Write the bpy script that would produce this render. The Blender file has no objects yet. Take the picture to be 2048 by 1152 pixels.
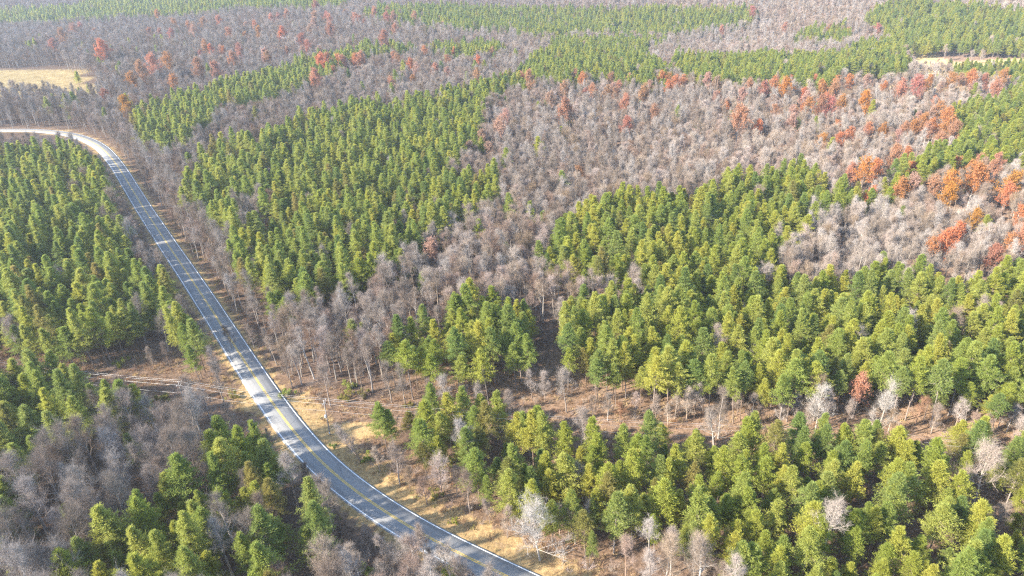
import bpy, math, random
import numpy as np
from mathutils import Vector

# ------------------------------------------------------------------ camera, sky, sun, exposure
scene = bpy.context.scene
CAM_H, PITCH, FPX = 115.0, math.radians(26.5), 1400.0 / 2048.0
cam_data = bpy.data.cameras.new('camera'); cam = bpy.data.objects.new('camera', cam_data)
scene.collection.objects.link(cam)
cam.location = (0, 0, CAM_H); cam.rotation_euler = (math.pi / 2 - PITCH, 0, 0)
cam_data.sensor_width = 36.0; cam_data.lens = 36.0 * FPX
cam_data.clip_start = 1.0; cam_data.clip_end = 12000.0
scene.camera = cam

SUN_EL, SUN_TO = math.radians(29), math.radians(23)      # light travels towards +x, a little +y
world = bpy.data.worlds.new('World'); scene.world = world; world.use_nodes = True
wn = world.node_tree
sky = wn.nodes.new('ShaderNodeTexSky'); sky.sky_type = 'NISHITA'; sky.sun_disc = False
sky.sun_elevation = SUN_EL; sky.sun_rotation = math.atan2(-math.cos(SUN_TO), -math.sin(SUN_TO))
sky.altitude = 300; sky.air_density = 1.0; sky.dust_density = 0.8; sky.ozone_density = 1.5
wn.links.new(sky.outputs['Color'], wn.nodes['Background'].inputs['Color'])
wn.nodes['Background'].inputs['Strength'].default_value = 0.15
sun_data = bpy.data.lights.new('sun', 'SUN'); sun = bpy.data.objects.new('sun', sun_data)
scene.collection.objects.link(sun)
sun_data.energy = 4.2; sun_data.angle = math.radians(0.53); sun_data.color = (1.0, 0.93, 0.82)
sun.rotation_euler = Vector((math.cos(SUN_TO) * math.cos(SUN_EL), math.sin(SUN_TO) * math.cos(SUN_EL), -math.sin(SUN_EL))).to_track_quat('-Z', 'Y').to_euler()
vs = scene.view_settings
vs.view_transform = 'Standard'; vs.look = 'None'; vs.exposure = 1.9; vs.gamma = 1.0; vs.use_curve_mapping = False
scene.cycles.max_bounces = 5; scene.cycles.diffuse_bounces = 3; scene.cycles.glossy_bounces = 1
scene.cycles.transmission_bounces = 3; scene.cycles.volume_bounces = 0; scene.cycles.transparent_max_bounces = 4
scene.cycles.use_denoising = False; scene.cycles.use_adaptive_sampling = False; scene.cycles.filter_width = 1.25
scene.cycles.sample_clamp_indirect = 4.0

# ------------------------------------------------------------------ the place, in metres: road line, pine stands, open ground, marked trees
ROAD = [(-620.45,509.74),(-617.4,509.14),(-613.32,508.34),(-608.63,507.41),(-603.74,506.45),(-598.84,505.49),(-593.93,504.52),(-589.02,503.56),(-584.12,502.6),(-579.21,501.63),(-574.3,500.67),(-569.4,499.7),(-564.49,498.74),(-559.59,497.77),(-554.68,496.81),(-549.77,495.85),(-544.87,494.88),(-539.96,493.92),(-535.06,492.95),(-530.15,491.99),(-525.24,491.02),(-520.34,490.06),(-515.43,489.1),(-510.52,488.13),(-505.62,487.17),(-500.71,486.2),(-495.81,485.24),(-490.9,484.27),(-485.99,483.31),(-481.09,482.35),(-476.18,481.38),(-471.28,480.42),(-466.37,479.46),(-461.46,478.53),(-456.53,477.67),(-451.6,476.92),(-446.64,476.27),(-441.68,475.7),(-436.71,475.17),(-431.73,474.65),(-426.76,474.12),(-421.79,473.6),(-416.82,473.08),(-411.84,472.56),(-406.87,472.04),(-401.9,471.52),(-396.93,470.99),(-391.95,470.47),(-386.98,469.95),(-382.01,469.43),(-377.03,468.91),(-372.06,468.44),(-367.08,468.08),(-362.1,467.87),(-357.11,467.83),(-352.11,467.93),(-347.12,468.08),(-342.12,468.26),(-337.13,468.41),(-332.14,468.46),(-327.18,468.28),(-322.26,467.77),(-317.39,466.88),(-312.57,465.67),(-307.8,464.21),(-303.09,462.57),(-298.46,460.74),(-293.95,458.65),(-289.58,456.3),(-285.36,453.67),(-281.28,450.83),(-277.3,447.81),(-273.44,444.65),(-269.67,441.38),(-265.99,438.0),(-262.4,434.53),(-258.91,430.96),(-255.53,427.29),(-252.24,423.53),(-249.03,419.7),(-245.89,415.81),(-242.8,411.88),(-239.77,407.9),(-236.78,403.9),(-233.81,399.88),(-230.86,395.85),(-227.92,391.8),(-225.01,387.74),(-222.11,383.66),(-219.22,379.58),(-216.36,375.48),(-213.52,371.36),(-210.7,367.23),(-207.89,363.1),(-205.09,358.96),(-202.28,354.82),(-199.46,350.69),(-196.65,346.56),(-193.83,342.43),(-191.01,338.3),(-188.19,334.17),(-185.37,330.04),(-182.55,325.91),(-179.73,321.78),(-176.91,317.66),(-174.07,313.54),(-171.22,309.43),(-168.36,305.33),(-165.5,301.23),(-162.64,297.13),(-159.77,293.03),(-156.9,288.94),(-154.04,284.84),(-151.17,280.74),(-148.31,276.64),(-145.44,272.55),(-142.57,268.46),(-139.69,264.37),(-136.8,260.29),(-133.9,256.21),(-131.01,252.14),(-128.12,248.05),(-125.24,243.97),(-122.37,239.87),(-119.5,235.78),(-116.64,231.68),(-113.77,227.58),(-110.91,223.48),(-108.05,219.38),(-105.2,215.27),(-102.36,211.16),(-99.52,207.04),(-96.69,202.92),(-93.85,198.8),(-91.02,194.68),(-88.19,190.56),(-85.36,186.44),(-82.53,182.32),(-79.69,178.2),(-76.83,174.1),(-73.95,170.01),(-71.06,165.93),(-68.16,161.86),(-65.23,157.81),(-62.27,153.78),(-59.27,149.78),(-56.2,145.84),(-53.06,141.96),(-49.82,138.15),(-46.46,134.45),(-42.99,130.87),(-39.38,127.42),(-35.66,124.09),(-31.84,120.87),(-27.94,117.75),(-23.95,114.75),(-19.87,111.88),(-15.69,109.13),(-11.45,106.5),(-7.16,103.93),(-2.85,101.4),(1.47,98.88),(5.79,96.36),(10.11,93.84),(14.41,91.3),(18.68,88.7),(22.86,85.98),(26.94,83.11),(30.91,80.1),(34.82,76.99),(38.7,73.83),(42.57,70.67),(46.44,67.51),(50.32,64.35),(54.19,61.18),(57.99,58.08),(61.44,55.26),(64.21,53.01)]
PINE_STANDS = {
    'left stand': [(-353.3,369.0),(-285.9,367.8),(-274.8,371.1),(-261.5,375.7),(-247.6,375.3),(-233.7,369.5),(-216.5,355.7),(-202.1,338.7),(-177.9,297.5),(-152.6,256.3),(-137.4,232.9),(-123.1,221.2),(-110.8,205.5),(-104.0,189.3),(-112.3,186.9),(-119.7,185.0),(-119.5,172.2),(-133.0,173.0),(-150.9,178.3),(-201.9,186.7)],
    'lower left stand': [(-179.7,163.0),(-135.4,158.1),(-127.8,158.5),(-119.8,156.0),(-108.9,152.4),(-95.9,147.1),(-94.1,145.4),(-92.5,138.0),(-94.8,134.2),(-99.4,130.6),(-100.7,126.5),(-106.5,120.8),(-107.6,116.3),(-136.9,110.0)],
    'bottom diagonal stand': [(-61.9,132.7),(-54.2,130.6),(-48.4,122.0),(-49.8,115.7),(-48.8,110.1),(-52.8,104.9),(-57.1,103.1),(-60.1,98.1),(-55.1,86.0),(-82.2,85.8),(-76.8,97.6),(-76.2,103.9),(-71.9,109.7),(-67.0,113.1),(-66.8,122.5),(-65.6,128.3)],
    'long middle stand': [(-149.1,304.1),(-163.7,359.3),(-163.5,386.2),(-148.0,407.8),(-136.1,450.9),(-114.7,486.2),(-92.2,495.2),(-69.8,510.9),(-47.1,542.3),(-25.3,566.1),(-7.8,589.0),(9.4,645.7),(30.5,732.3),(49.8,854.3),(137.7,899.1),(189.4,883.5),(155.7,828.6),(132.7,722.6),(143.9,656.6),(128.5,574.9),(104.9,565.1),(72.3,590.6),(26.9,586.3),(2.4,562.7),(-8.9,532.2),(-18.8,492.8),(-16.6,388.4),(-25.5,373.4),(-30.1,343.6),(-24.2,331.3),(-5.9,330.1),(-4.3,302.5),(-13.8,285.1),(-25.1,265.3),(-34.2,255.6),(-35.9,238.2),(-41.2,224.2),(-48.1,213.8),(-50.5,208.6),(-62.4,202.5),(-69.0,202.7),(-74.2,198.6),(-78.4,201.8),(-89.0,214.1),(-98.6,226.6),(-110.7,254.2),(-123.3,274.5),(-142.7,290.9)],
    'upper left strip': [(-241.2,448.8),(-253.2,495.6),(-236.0,521.9),(-227.8,569.5),(-214.5,641.0),(-187.0,710.8),(-156.9,757.5),(-143.4,731.2),(-153.1,687.7),(-155.5,616.2),(-163.3,551.1),(-177.6,499.2),(-201.9,498.9),(-189.4,448.8),(-193.3,427.1),(-180.7,394.7),(-190.0,383.4),(-207.3,390.6),(-226.5,419.6)],
    'far left band': [(-942.7,1154.7),(-823.8,1208.5),(-705.0,1198.5),(-701.7,1237.7),(-618.0,1392.7),(-323.7,1617.1),(-239.4,1078.4),(-299.0,1059.1),(-387.7,1070.4),(-446.9,1037.8),(-554.7,1070.6),(-623.9,1064.1),(-696.3,1075.7),(-861.4,1046.9)],
    'far middle band': [(-203.8,1022.1),(-189.2,1078.1),(-92.5,1122.8),(56.9,1124.8),(202.0,1100.0),(329.9,1041.7),(329.1,1003.6),(305.7,955.4),(253.4,949.2),(202.5,917.8),(141.4,925.1),(91.5,927.5),(32.4,853.3),(9.4,868.1),(-14.4,890.4),(-49.1,865.1),(-94.5,912.2),(-138.8,923.0),(-183.4,964.5)],
    'small clumps behind': [(-88.0,764.5),(-66.0,782.9),(-13.0,799.5),(-6.0,731.0),(-40.7,707.6),(-76.8,728.9)],
    'small clumps left': [(-168.8,740.3),(-151.2,769.0),(-101.8,771.0),(-96.6,749.0),(-124.9,718.0),(-141.5,714.9)],
    'right middle band': [(154.6,701.8),(187.2,727.2),(223.4,714.7),(267.2,757.2),(291.8,739.5),(332.2,740.2),(388.8,823.1),(411.7,825.7),(411.1,778.2),(381.3,711.9),(371.2,669.0),(333.4,630.0),(290.2,631.2),(263.3,576.4),(235.4,546.7),(225.0,570.8),(188.0,567.0),(151.6,579.8),(142.9,633.9)],
    'upper right hill': [(430.2,916.2),(467.2,955.1),(497.2,967.5),(517.3,970.8),(543.2,935.5),(590.7,864.8),(689.7,806.4),(595.4,681.2),(440.7,710.2),(384.3,724.0),(409.1,813.4),(430.4,855.1),(430.0,891.5)],
    'far clump': [(334.2,872.6),(363.2,905.0),(401.9,897.8),(391.3,853.3),(371.9,821.9),(331.3,847.5)],
    'far edge': [(398.4,660.3),(466.6,654.4),(574.2,653.8),(515.8,581.5),(395.5,583.3),(380.1,605.3)],
    'right edge stand': [(586.8,669.7),(401.0,562.3),(359.2,524.5),(331.3,499.2),(303.4,483.6),(281.6,451.6),(270.6,419.7),(251.0,388.5),(219.6,364.7),(193.8,339.1),(175.9,318.1),(178.2,311.9),(203.3,333.4),(229.1,343.9),(258.5,343.3),(322.1,343.3)],
    'centre right stand': [(10.4,229.6),(12.6,247.0),(19.4,263.7),(31.9,290.4),(46.2,299.4),(69.0,301.7),(78.0,301.6),(94.3,312.3),(112.0,332.9),(114.0,323.5),(127.1,334.0),(133.5,338.2),(156.8,353.1),(150.4,324.1),(150.7,307.7),(166.3,311.4),(161.1,297.6),(142.8,283.5),(128.3,274.4),(107.7,246.5),(92.0,226.8),(84.2,213.0),(63.3,211.3),(51.5,203.1),(45.5,215.9),(35.5,217.9),(24.7,213.0),(16.8,223.0),(10.4,219.1)],
    'big right stand': [(-35.6,169.1),(-33.4,181.3),(-23.6,188.2),(-16.6,198.0),(-3.9,202.8),(6.2,202.8),(9.2,196.0),(8.5,184.3),(7.4,160.9),(4.9,161.0),(-3.3,160.5),(-11.3,157.9),(-19.5,159.7),(-24.8,159.0),(-30.1,158.3),(-34.5,162.2)],
    'big right stand east': [(14.8,188.3),(15.9,202.4),(25.5,203.4),(35.4,204.0),(45.2,213.1),(52.4,207.3),(64.8,217.6),(78.7,217.2),(86.3,214.1),(100.4,220.0),(109.2,216.2),(117.4,219.4),(135.7,221.8),(150.6,217.0),(159.0,213.8),(180.6,224.4),(250.8,233.0),(169.6,140.2),(127.5,142.9),(117.8,144.7),(108.5,146.2),(101.9,148.3),(91.2,147.6),(80.1,148.3),(67.9,146.5),(58.2,147.8),(45.9,149.4),(34.4,150.4),(23.3,154.8),(17.1,160.1),(11.7,165.1),(13.0,179.2)],
    'bottom right stand': [(-32.8,140.0),(-29.6,145.7),(-21.9,144.4),(-16.0,149.4),(-5.6,147.6),(5.7,140.5),(12.7,134.9),(16.3,135.1),(20.7,131.9),(31.5,139.7),(36.2,138.5),(43.1,136.5),(49.2,132.9),(64.0,134.5),(73.7,135.3),(80.5,134.3),(88.0,134.7),(94.2,130.8),(101.1,128.7),(111.8,134.5),(113.7,129.9),(154.5,123.0),(114.4,77.3),(40.8,76.5),(44.9,90.6),(39.5,95.9),(34.9,100.5),(30.8,104.9),(21.3,101.5),(14.5,103.4),(10.8,106.4),(-1.4,109.2),(-7.1,119.4),(-13.1,127.3),(-19.3,131.7),(-27.8,133.2)],
    'left pine by road': [(-101.6,187.3),(-97.4,189.5),(-90.3,178.0),(-90.2,168.2),(-94.8,170.7)],
    'corner pine': [(-115.7,114.3),(-102.3,111.2),(-95.3,104.3),(-93.3,98.8),(-103.2,96.6)],
    'lower road pines': [(-48.0,115.1),(-44.4,114.3),(-41.0,106.7),(-33.9,105.8),(-31.4,101.0),(-35.0,97.7),(-39.2,99.0),(-46.8,98.6),(-48.5,103.8),(-45.5,107.3)],
    'bottom pines': [(-59.2,97.7),(-46.8,98.3),(-41.1,86.4),(-55.4,87.2)],
}
STAND_GAPS = {
    'gap a': [(-120.3,295.9),(-111.7,305.9),(-103.6,284.3),(-102.9,258.6),(-111.4,264.7)],
    'gap b': [(70.7,110.5),(77.7,115.7),(85.1,125.6),(82.0,127.5),(75.6,119.5)],
    'gap c': [(95.1,105.6),(96.6,117.3),(109.4,121.5),(106.3,111.7)],
    'gap d': [(-170.9,230.6),(-163.1,236.4),(-152.5,217.5),(-162.1,213.3)],
}
OPEN_GROUND = {
    'strip': [(-37.0,161.1),(-35.8,176.2),(-34.9,186.4),(-9.8,182.2),(8.4,177.3),(13.9,188.8),(33.5,174.8),(55.1,171.5),(83.8,169.7),(112.6,169.3),(145.4,164.6),(206.3,161.1),(170.3,122.2),(119.5,124.9),(104.4,128.9),(82.2,132.9),(58.2,133.6),(34.2,135.9),(15.5,134.5),(-3.1,145.0),(-16.2,146.9),(-35.3,151.2)],
    'gap trail': [(6.2,199.2),(16.0,203.1),(16.6,176.9),(8.7,164.9),(5.3,170.8)],
    'roadside': [(-63.9,161.0),(-55.6,168.4),(-43.2,164.6),(-33.1,154.3),(-28.7,142.9),(-15.6,138.7),(-7.5,126.1),(-2.7,118.1),(13.7,112.6),(21.9,108.8),(28.8,94.9),(5.6,99.0),(-11.7,110.2),(-33.7,127.8),(-49.2,142.7)],
    'corridor': [(-209.8,200.5),(-152.8,190.4),(-131.7,186.4),(-119.3,186.2),(-108.9,187.6),(-93.1,183.6),(-85.4,187.0),(-70.4,163.0),(-66.8,150.7),(-70.2,143.1),(-77.4,143.0),(-89.2,142.5),(-94.2,145.8),(-108.9,152.6),(-119.8,156.1),(-127.8,158.4),(-173.3,163.5)],
    'lower understory': [(-64.7,115.3),(-55.2,120.8),(-51.5,115.6),(-52.9,106.5),(-62.8,107.7)],
    'field': [(-610.0,693.0),(-502.5,710.9),(-478.7,719.9),(-446.5,714.4),(-414.1,684.5),(-387.2,667.3),(-346.5,602.7),(-321.4,555.7),(-333.5,546.2),(-376.0,560.0),(-396.4,555.9),(-493.6,555.6)],
    'far field': [(412.4,762.2),(456.9,760.3),(520.3,731.0),(665.5,703.1),(607.1,640.2),(457.4,648.6),(371.2,669.0)],
    'bend verge': [(-425.0,464.4),(-323.5,467.4),(-290.9,457.2),(-270.5,441.0),(-247.0,414.4),(-222.7,378.5),(-199.8,343.8),(-190.4,325.3),(-204.8,344.9),(-227.9,377.0),(-251.0,394.3),(-279.0,402.5),(-365.4,398.7)],
    'sunny gap': [(-92.9,191.2),(-84.7,184.9),(-67.2,161.8),(-61.9,150.7),(-69.6,150.3),(-81.2,153.0),(-88.4,157.5),(-93.9,177.6)],
    'brow': [(293.2,632.2),(351.1,650.4),(405.3,620.7),(378.6,589.7),(324.8,598.0),(278.1,596.6)],
    'pole clearing': [(-112.4,169.4),(-86.4,166.2),(-76.3,146.6),(-82.0,139.0),(-88.9,143.2),(-103.1,159.1)],
    'driveway': [(-365.9,597.4),(-337.4,611.7),(-333.7,604.5),(-359.9,586.9)],
}
AUTUMN = [(-29.1,597.6,0.97,'r'),(-114.8,708.6,0.74,'r'),(-109.9,699.2,0.85,'r'),(-83.1,604.5,0.75,'o'),(-57.4,640.1,0.68,'p'),(-57.7,730.0,0.89,'o'),(-32.4,689.0,0.85,'o'),(-83.4,631.5,1.00,'p'),(-477.5,765.0,0.86,'b'),(-578.1,994.9,0.86,'b'),(-523.8,928.8,0.76,'b'),(-506.0,782.6,0.88,'p'),(-415.6,743.2,0.86,'b'),(-513.0,846.8,0.85,'p'),(229.5,340.2,0.99,'o'),(180.2,316.0,0.73,'o'),(180.5,311.6,0.94,'o'),(199.1,323.8,0.65,'r'),(202.1,342.7,0.94,'o'),(204.0,340.8,0.66,'o'),(238.3,343.8,0.88,'p'),(248.7,349.5,1.00,'r'),(191.9,406.2,0.79,'o'),(274.2,459.8,0.83,'p'),(249.0,431.8,0.82,'o'),(255.2,423.8,0.99,'o'),(261.1,450.8,0.76,'p'),(217.6,427.7,0.86,'p'),(175.6,438.1,0.98,'p'),(229.0,412.2,0.77,'p'),(205.3,440.5,0.79,'o'),(199.4,409.6,0.90,'o'),(152.0,523.7,0.71,'o'),(238.1,551.4,0.96,'o'),(299.8,503.6,0.74,'o'),(204.6,496.4,0.66,'o'),(192.8,481.3,0.69,'o'),(153.8,565.9,0.97,'p'),(149.4,520.3,0.80,'p'),(227.7,586.2,0.75,'o'),(307.9,536.5,0.78,'p'),(231.9,534.1,0.98,'o'),(149.6,492.6,0.94,'p'),(295.2,548.3,0.87,'p'),(148.1,488.5,0.79,'o'),(320.7,557.4,0.86,'o'),(209.1,506.2,0.99,'p'),(195.8,605.8,0.67,'o'),(144.0,479.1,0.78,'p'),(292.0,561.3,0.72,'o'),(213.5,483.7,0.72,'p'),(228.9,517.5,0.81,'o'),(160.2,559.9,0.89,'p'),(320.0,567.2,0.89,'p'),(165.4,594.0,0.74,'p'),(329.4,550.0,0.81,'p'),(27.3,504.0,0.91,'p'),(96.5,592.6,0.84,'r'),(78.6,560.0,0.82,'p'),(84.3,567.5,0.86,'r'),(69.0,536.4,0.66,'p'),(108.4,563.4,0.76,'p'),(127.6,588.9,0.95,'o'),(55.5,544.3,0.77,'b'),(61.0,541.9,0.92,'r'),(135.4,580.7,0.78,'p'),(8.8,616.2,0.72,'o'),(73.0,542.4,0.89,'r'),(-158.3,942.0,0.91,'b'),(-121.0,926.9,0.77,'r'),(-97.0,982.3,0.81,'b'),(-224.3,1004.9,0.77,'r'),(-180.9,978.7,0.67,'b'),(-149.0,961.7,0.69,'b'),(-196.2,959.4,0.74,'b'),(-169.1,1015.8,0.95,'b'),(-182.2,919.0,0.71,'b'),(-86.3,930.6,0.76,'r'),(-426.4,869.4,0.87,'b'),(-263.4,706.8,0.76,'b'),(-229.6,843.5,0.84,'p'),(-228.3,742.4,0.70,'b'),(-236.9,701.5,1.00,'p'),(-294.5,747.0,0.78,'o'),(-298.3,749.7,0.72,'p'),(-304.5,943.4,0.89,'r'),(-261.3,829.9,0.73,'p'),(-312.6,904.3,0.91,'o'),(-205.2,835.4,0.98,'b'),(-232.4,937.0,0.95,'b'),(-328.2,915.8,0.66,'p'),(-379.4,884.8,0.93,'p'),(-257.2,827.1,0.93,'o'),(-307.0,746.2,0.76,'o'),(-304.4,842.9,0.72,'o'),(-255.8,972.5,0.90,'r'),(-233.5,880.5,0.96,'p'),(-312.3,732.9,0.67,'b'),(-300.0,957.6,0.84,'b'),(-190.6,726.0,0.79,'p'),(-362.3,841.7,0.99,'p'),(-493.2,1040.4,1.00,'o'),(-418.1,878.0,0.79,'b'),(-210.6,735.2,0.83,'p'),(-387.8,692.1,1.30,'o'),(-308.8,601.1,1.20,'r'),(-304.2,615.2,1.40,'r'),(-300.3,632.6,1.20,'o'),(-306.9,581.1,0.90,'o'),(-265.4,612.7,1.20,'b'),(-250.5,612.2,1.10,'b'),(-266.6,565.0,0.90,'o'),(-303.9,531.5,0.70,'c'),(-260.2,477.1,0.90,'g'),(-486.6,800.0,1.20,'b'),(-535.0,904.1,1.20,'b'),(-315.4,754.0,1.00,'r'),(-386.0,837.5,0.90,'b'),(-420.7,925.8,1.00,'r'),(-390.9,899.7,1.00,'r'),(-378.9,915.7,1.00,'r'),(-363.4,924.3,1.00,'r'),(-317.2,829.7,1.00,'r'),(-274.8,737.4,1.00,'b'),(-258.3,672.1,1.00,'r'),(-282.0,825.4,1.00,'o'),(-223.7,784.3,1.10,'c'),(-206.8,744.9,1.00,'c'),(-273.8,1047.0,1.00,'c'),(-292.1,970.6,0.90,'r'),(-252.3,954.8,1.00,'r'),(-222.8,910.4,1.00,'r'),(-169.3,645.7,1.10,'o'),(-166.7,658.8,1.00,'r'),(-160.2,675.0,1.00,'o'),(-156.1,629.9,0.80,'o'),(-155.6,567.4,1.00,'r'),(-233.4,696.1,0.90,'r'),(-155.4,667.8,1.00,'r'),(-144.3,670.3,1.00,'o'),(-138.6,669.5,1.00,'r'),(-132.2,759.9,1.20,'b'),(-135.2,857.7,0.90,'r'),(-124.3,949.1,1.00,'r'),(-148.9,939.4,1.00,'b'),(-179.1,975.2,1.00,'r'),(-193.4,919.1,1.00,'r'),(-87.0,729.3,1.00,'o'),(-93.8,668.9,0.90,'o'),(-68.0,641.5,0.90,'r'),(-60.9,685.0,0.90,'r'),(-96.7,576.0,0.90,'r'),(-19.4,726.2,0.90,'r'),(13.4,562.1,1.10,'r'),(6.7,598.3,0.90,'r'),(39.2,536.3,1.10,'r'),(57.0,583.4,0.90,'o'),(-7.3,584.1,0.90,'b'),(81.3,588.8,1.00,'b'),(52.4,602.3,0.90,'b'),(122.2,588.0,0.90,'o'),(121.3,554.8,0.90,'o'),(130.2,571.7,0.90,'o'),(138.4,578.1,0.90,'o'),(95.4,514.6,1.10,'r'),(77.6,484.6,1.00,'r'),(78.1,533.5,0.90,'b'),(93.3,460.8,0.90,'b'),(33.4,450.7,1.20,'b'),(70.0,425.3,1.00,'c'),(34.2,347.6,0.70,'r'),(-4.5,447.5,1.10,'p'),(-7.1,410.8,1.20,'p'),(-17.2,401.7,0.90,'p'),(-23.2,378.6,0.90,'p'),(-12.8,380.8,0.80,'p'),(181.9,549.1,1.00,'r'),(166.8,515.4,1.00,'p'),(188.6,533.8,1.00,'c'),(204.6,560.5,1.00,'o'),(203.2,533.0,1.10,'g'),(217.2,529.2,0.80,'o'),(247.6,587.0,0.90,'o'),(252.9,560.5,1.10,'o'),(238.3,526.9,1.10,'r'),(263.8,562.1,1.10,'o'),(278.5,564.0,1.00,'p'),(295.4,521.4,1.50,'c'),(291.1,534.7,1.10,'r'),(329.2,566.8,1.00,'o'),(341.2,557.8,1.20,'o'),(353.6,566.5,1.00,'r'),(359.3,563.1,1.10,'o'),(370.0,563.2,1.00,'c'),(383.6,561.9,1.30,'o'),(346.3,537.4,1.00,'p'),(359.4,531.1,1.00,'r'),(207.3,474.0,1.20,'c'),(212.8,473.6,1.10,'c'),(201.4,480.6,1.00,'o'),(227.8,489.1,1.00,'o'),(238.5,479.7,1.10,'g'),(180.0,482.1,0.80,'r'),(187.8,470.4,0.90,'p'),(138.1,426.5,1.40,'r'),(151.0,427.5,0.90,'o'),(178.9,398.8,0.90,'g'),(218.7,427.2,0.90,'o'),(227.8,427.1,0.90,'o'),(238.6,423.8,0.90,'r'),(255.1,433.6,1.10,'o'),(278.1,460.1,1.00,'o'),(268.6,432.7,1.20,'o'),(260.8,410.8,1.10,'r'),(258.2,417.1,1.00,'o'),(249.0,417.9,1.00,'r'),(246.9,399.8,1.00,'r'),(197.5,352.9,1.10,'r'),(214.7,373.3,0.80,'o'),(168.7,324.5,1.40,'g'),(168.6,337.2,0.90,'r'),(179.1,334.3,1.00,'o'),(226.6,349.5,1.00,'o'),(202.9,310.9,1.20,'g'),(215.1,313.0,1.20,'o'),(238.8,336.2,1.00,'r'),(229.0,308.4,1.30,'g'),(198.5,315.6,1.00,'r'),(190.5,320.0,0.90,'p'),(242.2,353.8,0.90,'r'),(319.7,998.0,1.30,'c'),(334.7,910.9,1.00,'r'),(377.7,883.4,1.00,'r'),(261.3,923.6,1.00,'r'),(423.8,860.2,1.00,'c'),(394.5,869.3,0.90,'r'),(162.0,300.4,0.90,'o'),(195.2,298.0,1.10,'g'),(196.2,278.7,0.80,'g'),(158.5,243.5,0.80,'o'),(166.1,246.6,0.90,'o'),(172.6,252.3,0.90,'o'),(214.2,276.6,1.00,'o'),(192.0,248.3,0.90,'o'),(197.0,250.3,1.00,'r'),(175.0,232.3,0.90,'c'),(222.0,299.9,1.10,'o'),(-30.5,241.2,0.90,'p'),(91.2,152.3,0.75,'r')]
BARE_SPOTS = [(5.8,104.8,14.0,'w',1.90,-7),(-26.5,127.4,12.0,'l',1.15,0),(-16.1,123.1,13.0,'p',1.10,0),(-9.5,118.6,12.0,'l',0.90,0),(-50.0,158.0,13.0,'l',1.15,0),(91.8,141.1,19.0,'w',0.70,3),(77.9,144.4,15.0,'w',1.00,0),(53.1,144.1,15.5,'g',0.75,0),(49.0,152.7,12.0,'l',0.90,0),(46.5,151.3,11.0,'t',0.90,0),(60.8,153.9,9.0,'l',0.90,0),(69.8,147.6,11.0,'g',0.70,0),(73.9,148.5,10.5,'g',0.75,0),(83.3,150.0,10.0,'l',0.80,0),(109.0,146.1,9.0,'l',0.90,0),(115.5,147.0,10.5,'l',1.10,0),(117.5,142.4,8.5,'p',1.00,0),(129.0,151.3,9.0,'l',0.90,0),(127.4,140.6,9.0,'l',0.90,0),(-33.4,159.7,13.0,'g',0.90,0),(-29.2,157.8,13.5,'g',0.85,0),(-18.1,156.7,12.0,'g',1.00,0),(-22.4,159.0,9.0,'l',0.90,0),(5.6,162.4,9.0,'l',0.90,0),(14.8,155.2,14.0,'g',1.10,0),(9.2,160.2,10.0,'l',1.00,0),(-37.3,135.7,12.0,'l',0.75,-22),(38.2,151.4,8.0,'l',1.00,0),(43.7,152.4,8.0,'t',1.00,0),(33.0,152.7,8.0,'p',1.00,0),(107.2,150.3,9.0,'o',1.10,0),(28.8,150.6,6.5,'o',1.20,0),(13.5,109.3,10.0,'t',1.00,0),(10.4,111.7,9.0,'t',0.90,0),(16.4,111.7,10.0,'t',0.90,0),(22.7,99.3,12.0,'p',1.00,0),(30.2,96.7,15.0,'t',1.00,0),(35.9,97.9,14.0,'t',1.00,0),(26.9,95.1,12.0,'l',1.00,0),(-4.9,115.1,7.0,'l',1.00,0),(-0.5,155.5,8.0,'l',1.00,0),(-8.8,157.8,9.0,'g',0.90,0),(-13.1,160.0,8.0,'t',1.00,0),(21.6,152.2,8.0,'l',1.00,0),(25.5,151.1,9.0,'g',0.80,0),(41.3,149.8,7.0,'t',1.00,0),(62.6,148.2,10.0,'g',0.80,0),(65.7,149.7,8.0,'l',1.00,0),(75.9,145.4,9.0,'g',0.80,0),(87.0,147.0,9.0,'l',0.90,0),(97.6,145.9,8.0,'t',1.00,0),(120.8,143.4,8.0,'l',1.00,0),(128.2,145.8,9.0,'g',0.90,0),(-24.0,146.2,7.0,'l',1.10,0),(-31.9,131.6,7.0,'t',1.10,0),(-19.2,120.6,8.0,'p',1.00,0),(-23.8,125.0,7.0,'t',1.10,0),(-12.6,123.3,8.0,'l',1.00,0),(-1.0,110.9,8.0,'t',1.00,0),(-131.5,238.7,12.0,'l',1.20,0),(-148.4,264.0,12.0,'l',1.20,0),(-84.6,204.7,12.0,'w',1.10,0),(-81.1,188.9,9.0,'l',1.00,0),(-84.8,169.3,12.0,'g',0.70,0),(-90.7,171.6,10.0,'l',0.80,0),(-95.5,189.4,10.0,'l',1.00,0),(-88.0,188.4,8.0,'l',1.10,0),(-101.5,176.0,10.0,'l',0.70,0),(-107.5,177.7,7.0,'t',0.90,0),(-84.0,151.5,14.0,'l',0.80,0),(-79.8,150.5,11.0,'l',0.80,0),(-79.5,158.9,14.0,'g',0.50,0),(-29.7,105.7,9.0,'l',0.90,0),(-26.3,104.1,8.0,'l',0.90,0),(-18.1,105.0,10.0,'l',0.80,0),(-35.2,107.1,8.0,'l',0.80,0),(-39.4,102.2,9.0,'l',0.90,0),(-30.7,100.1,10.0,'t',1.00,0),(-23.4,99.2,10.0,'t',1.00,0),(-15.3,97.9,10.0,'t',1.10,0),(-47.6,126.3,8.0,'l',0.90,0),(-43.0,121.8,7.0,'l',1.00,0)]
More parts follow.
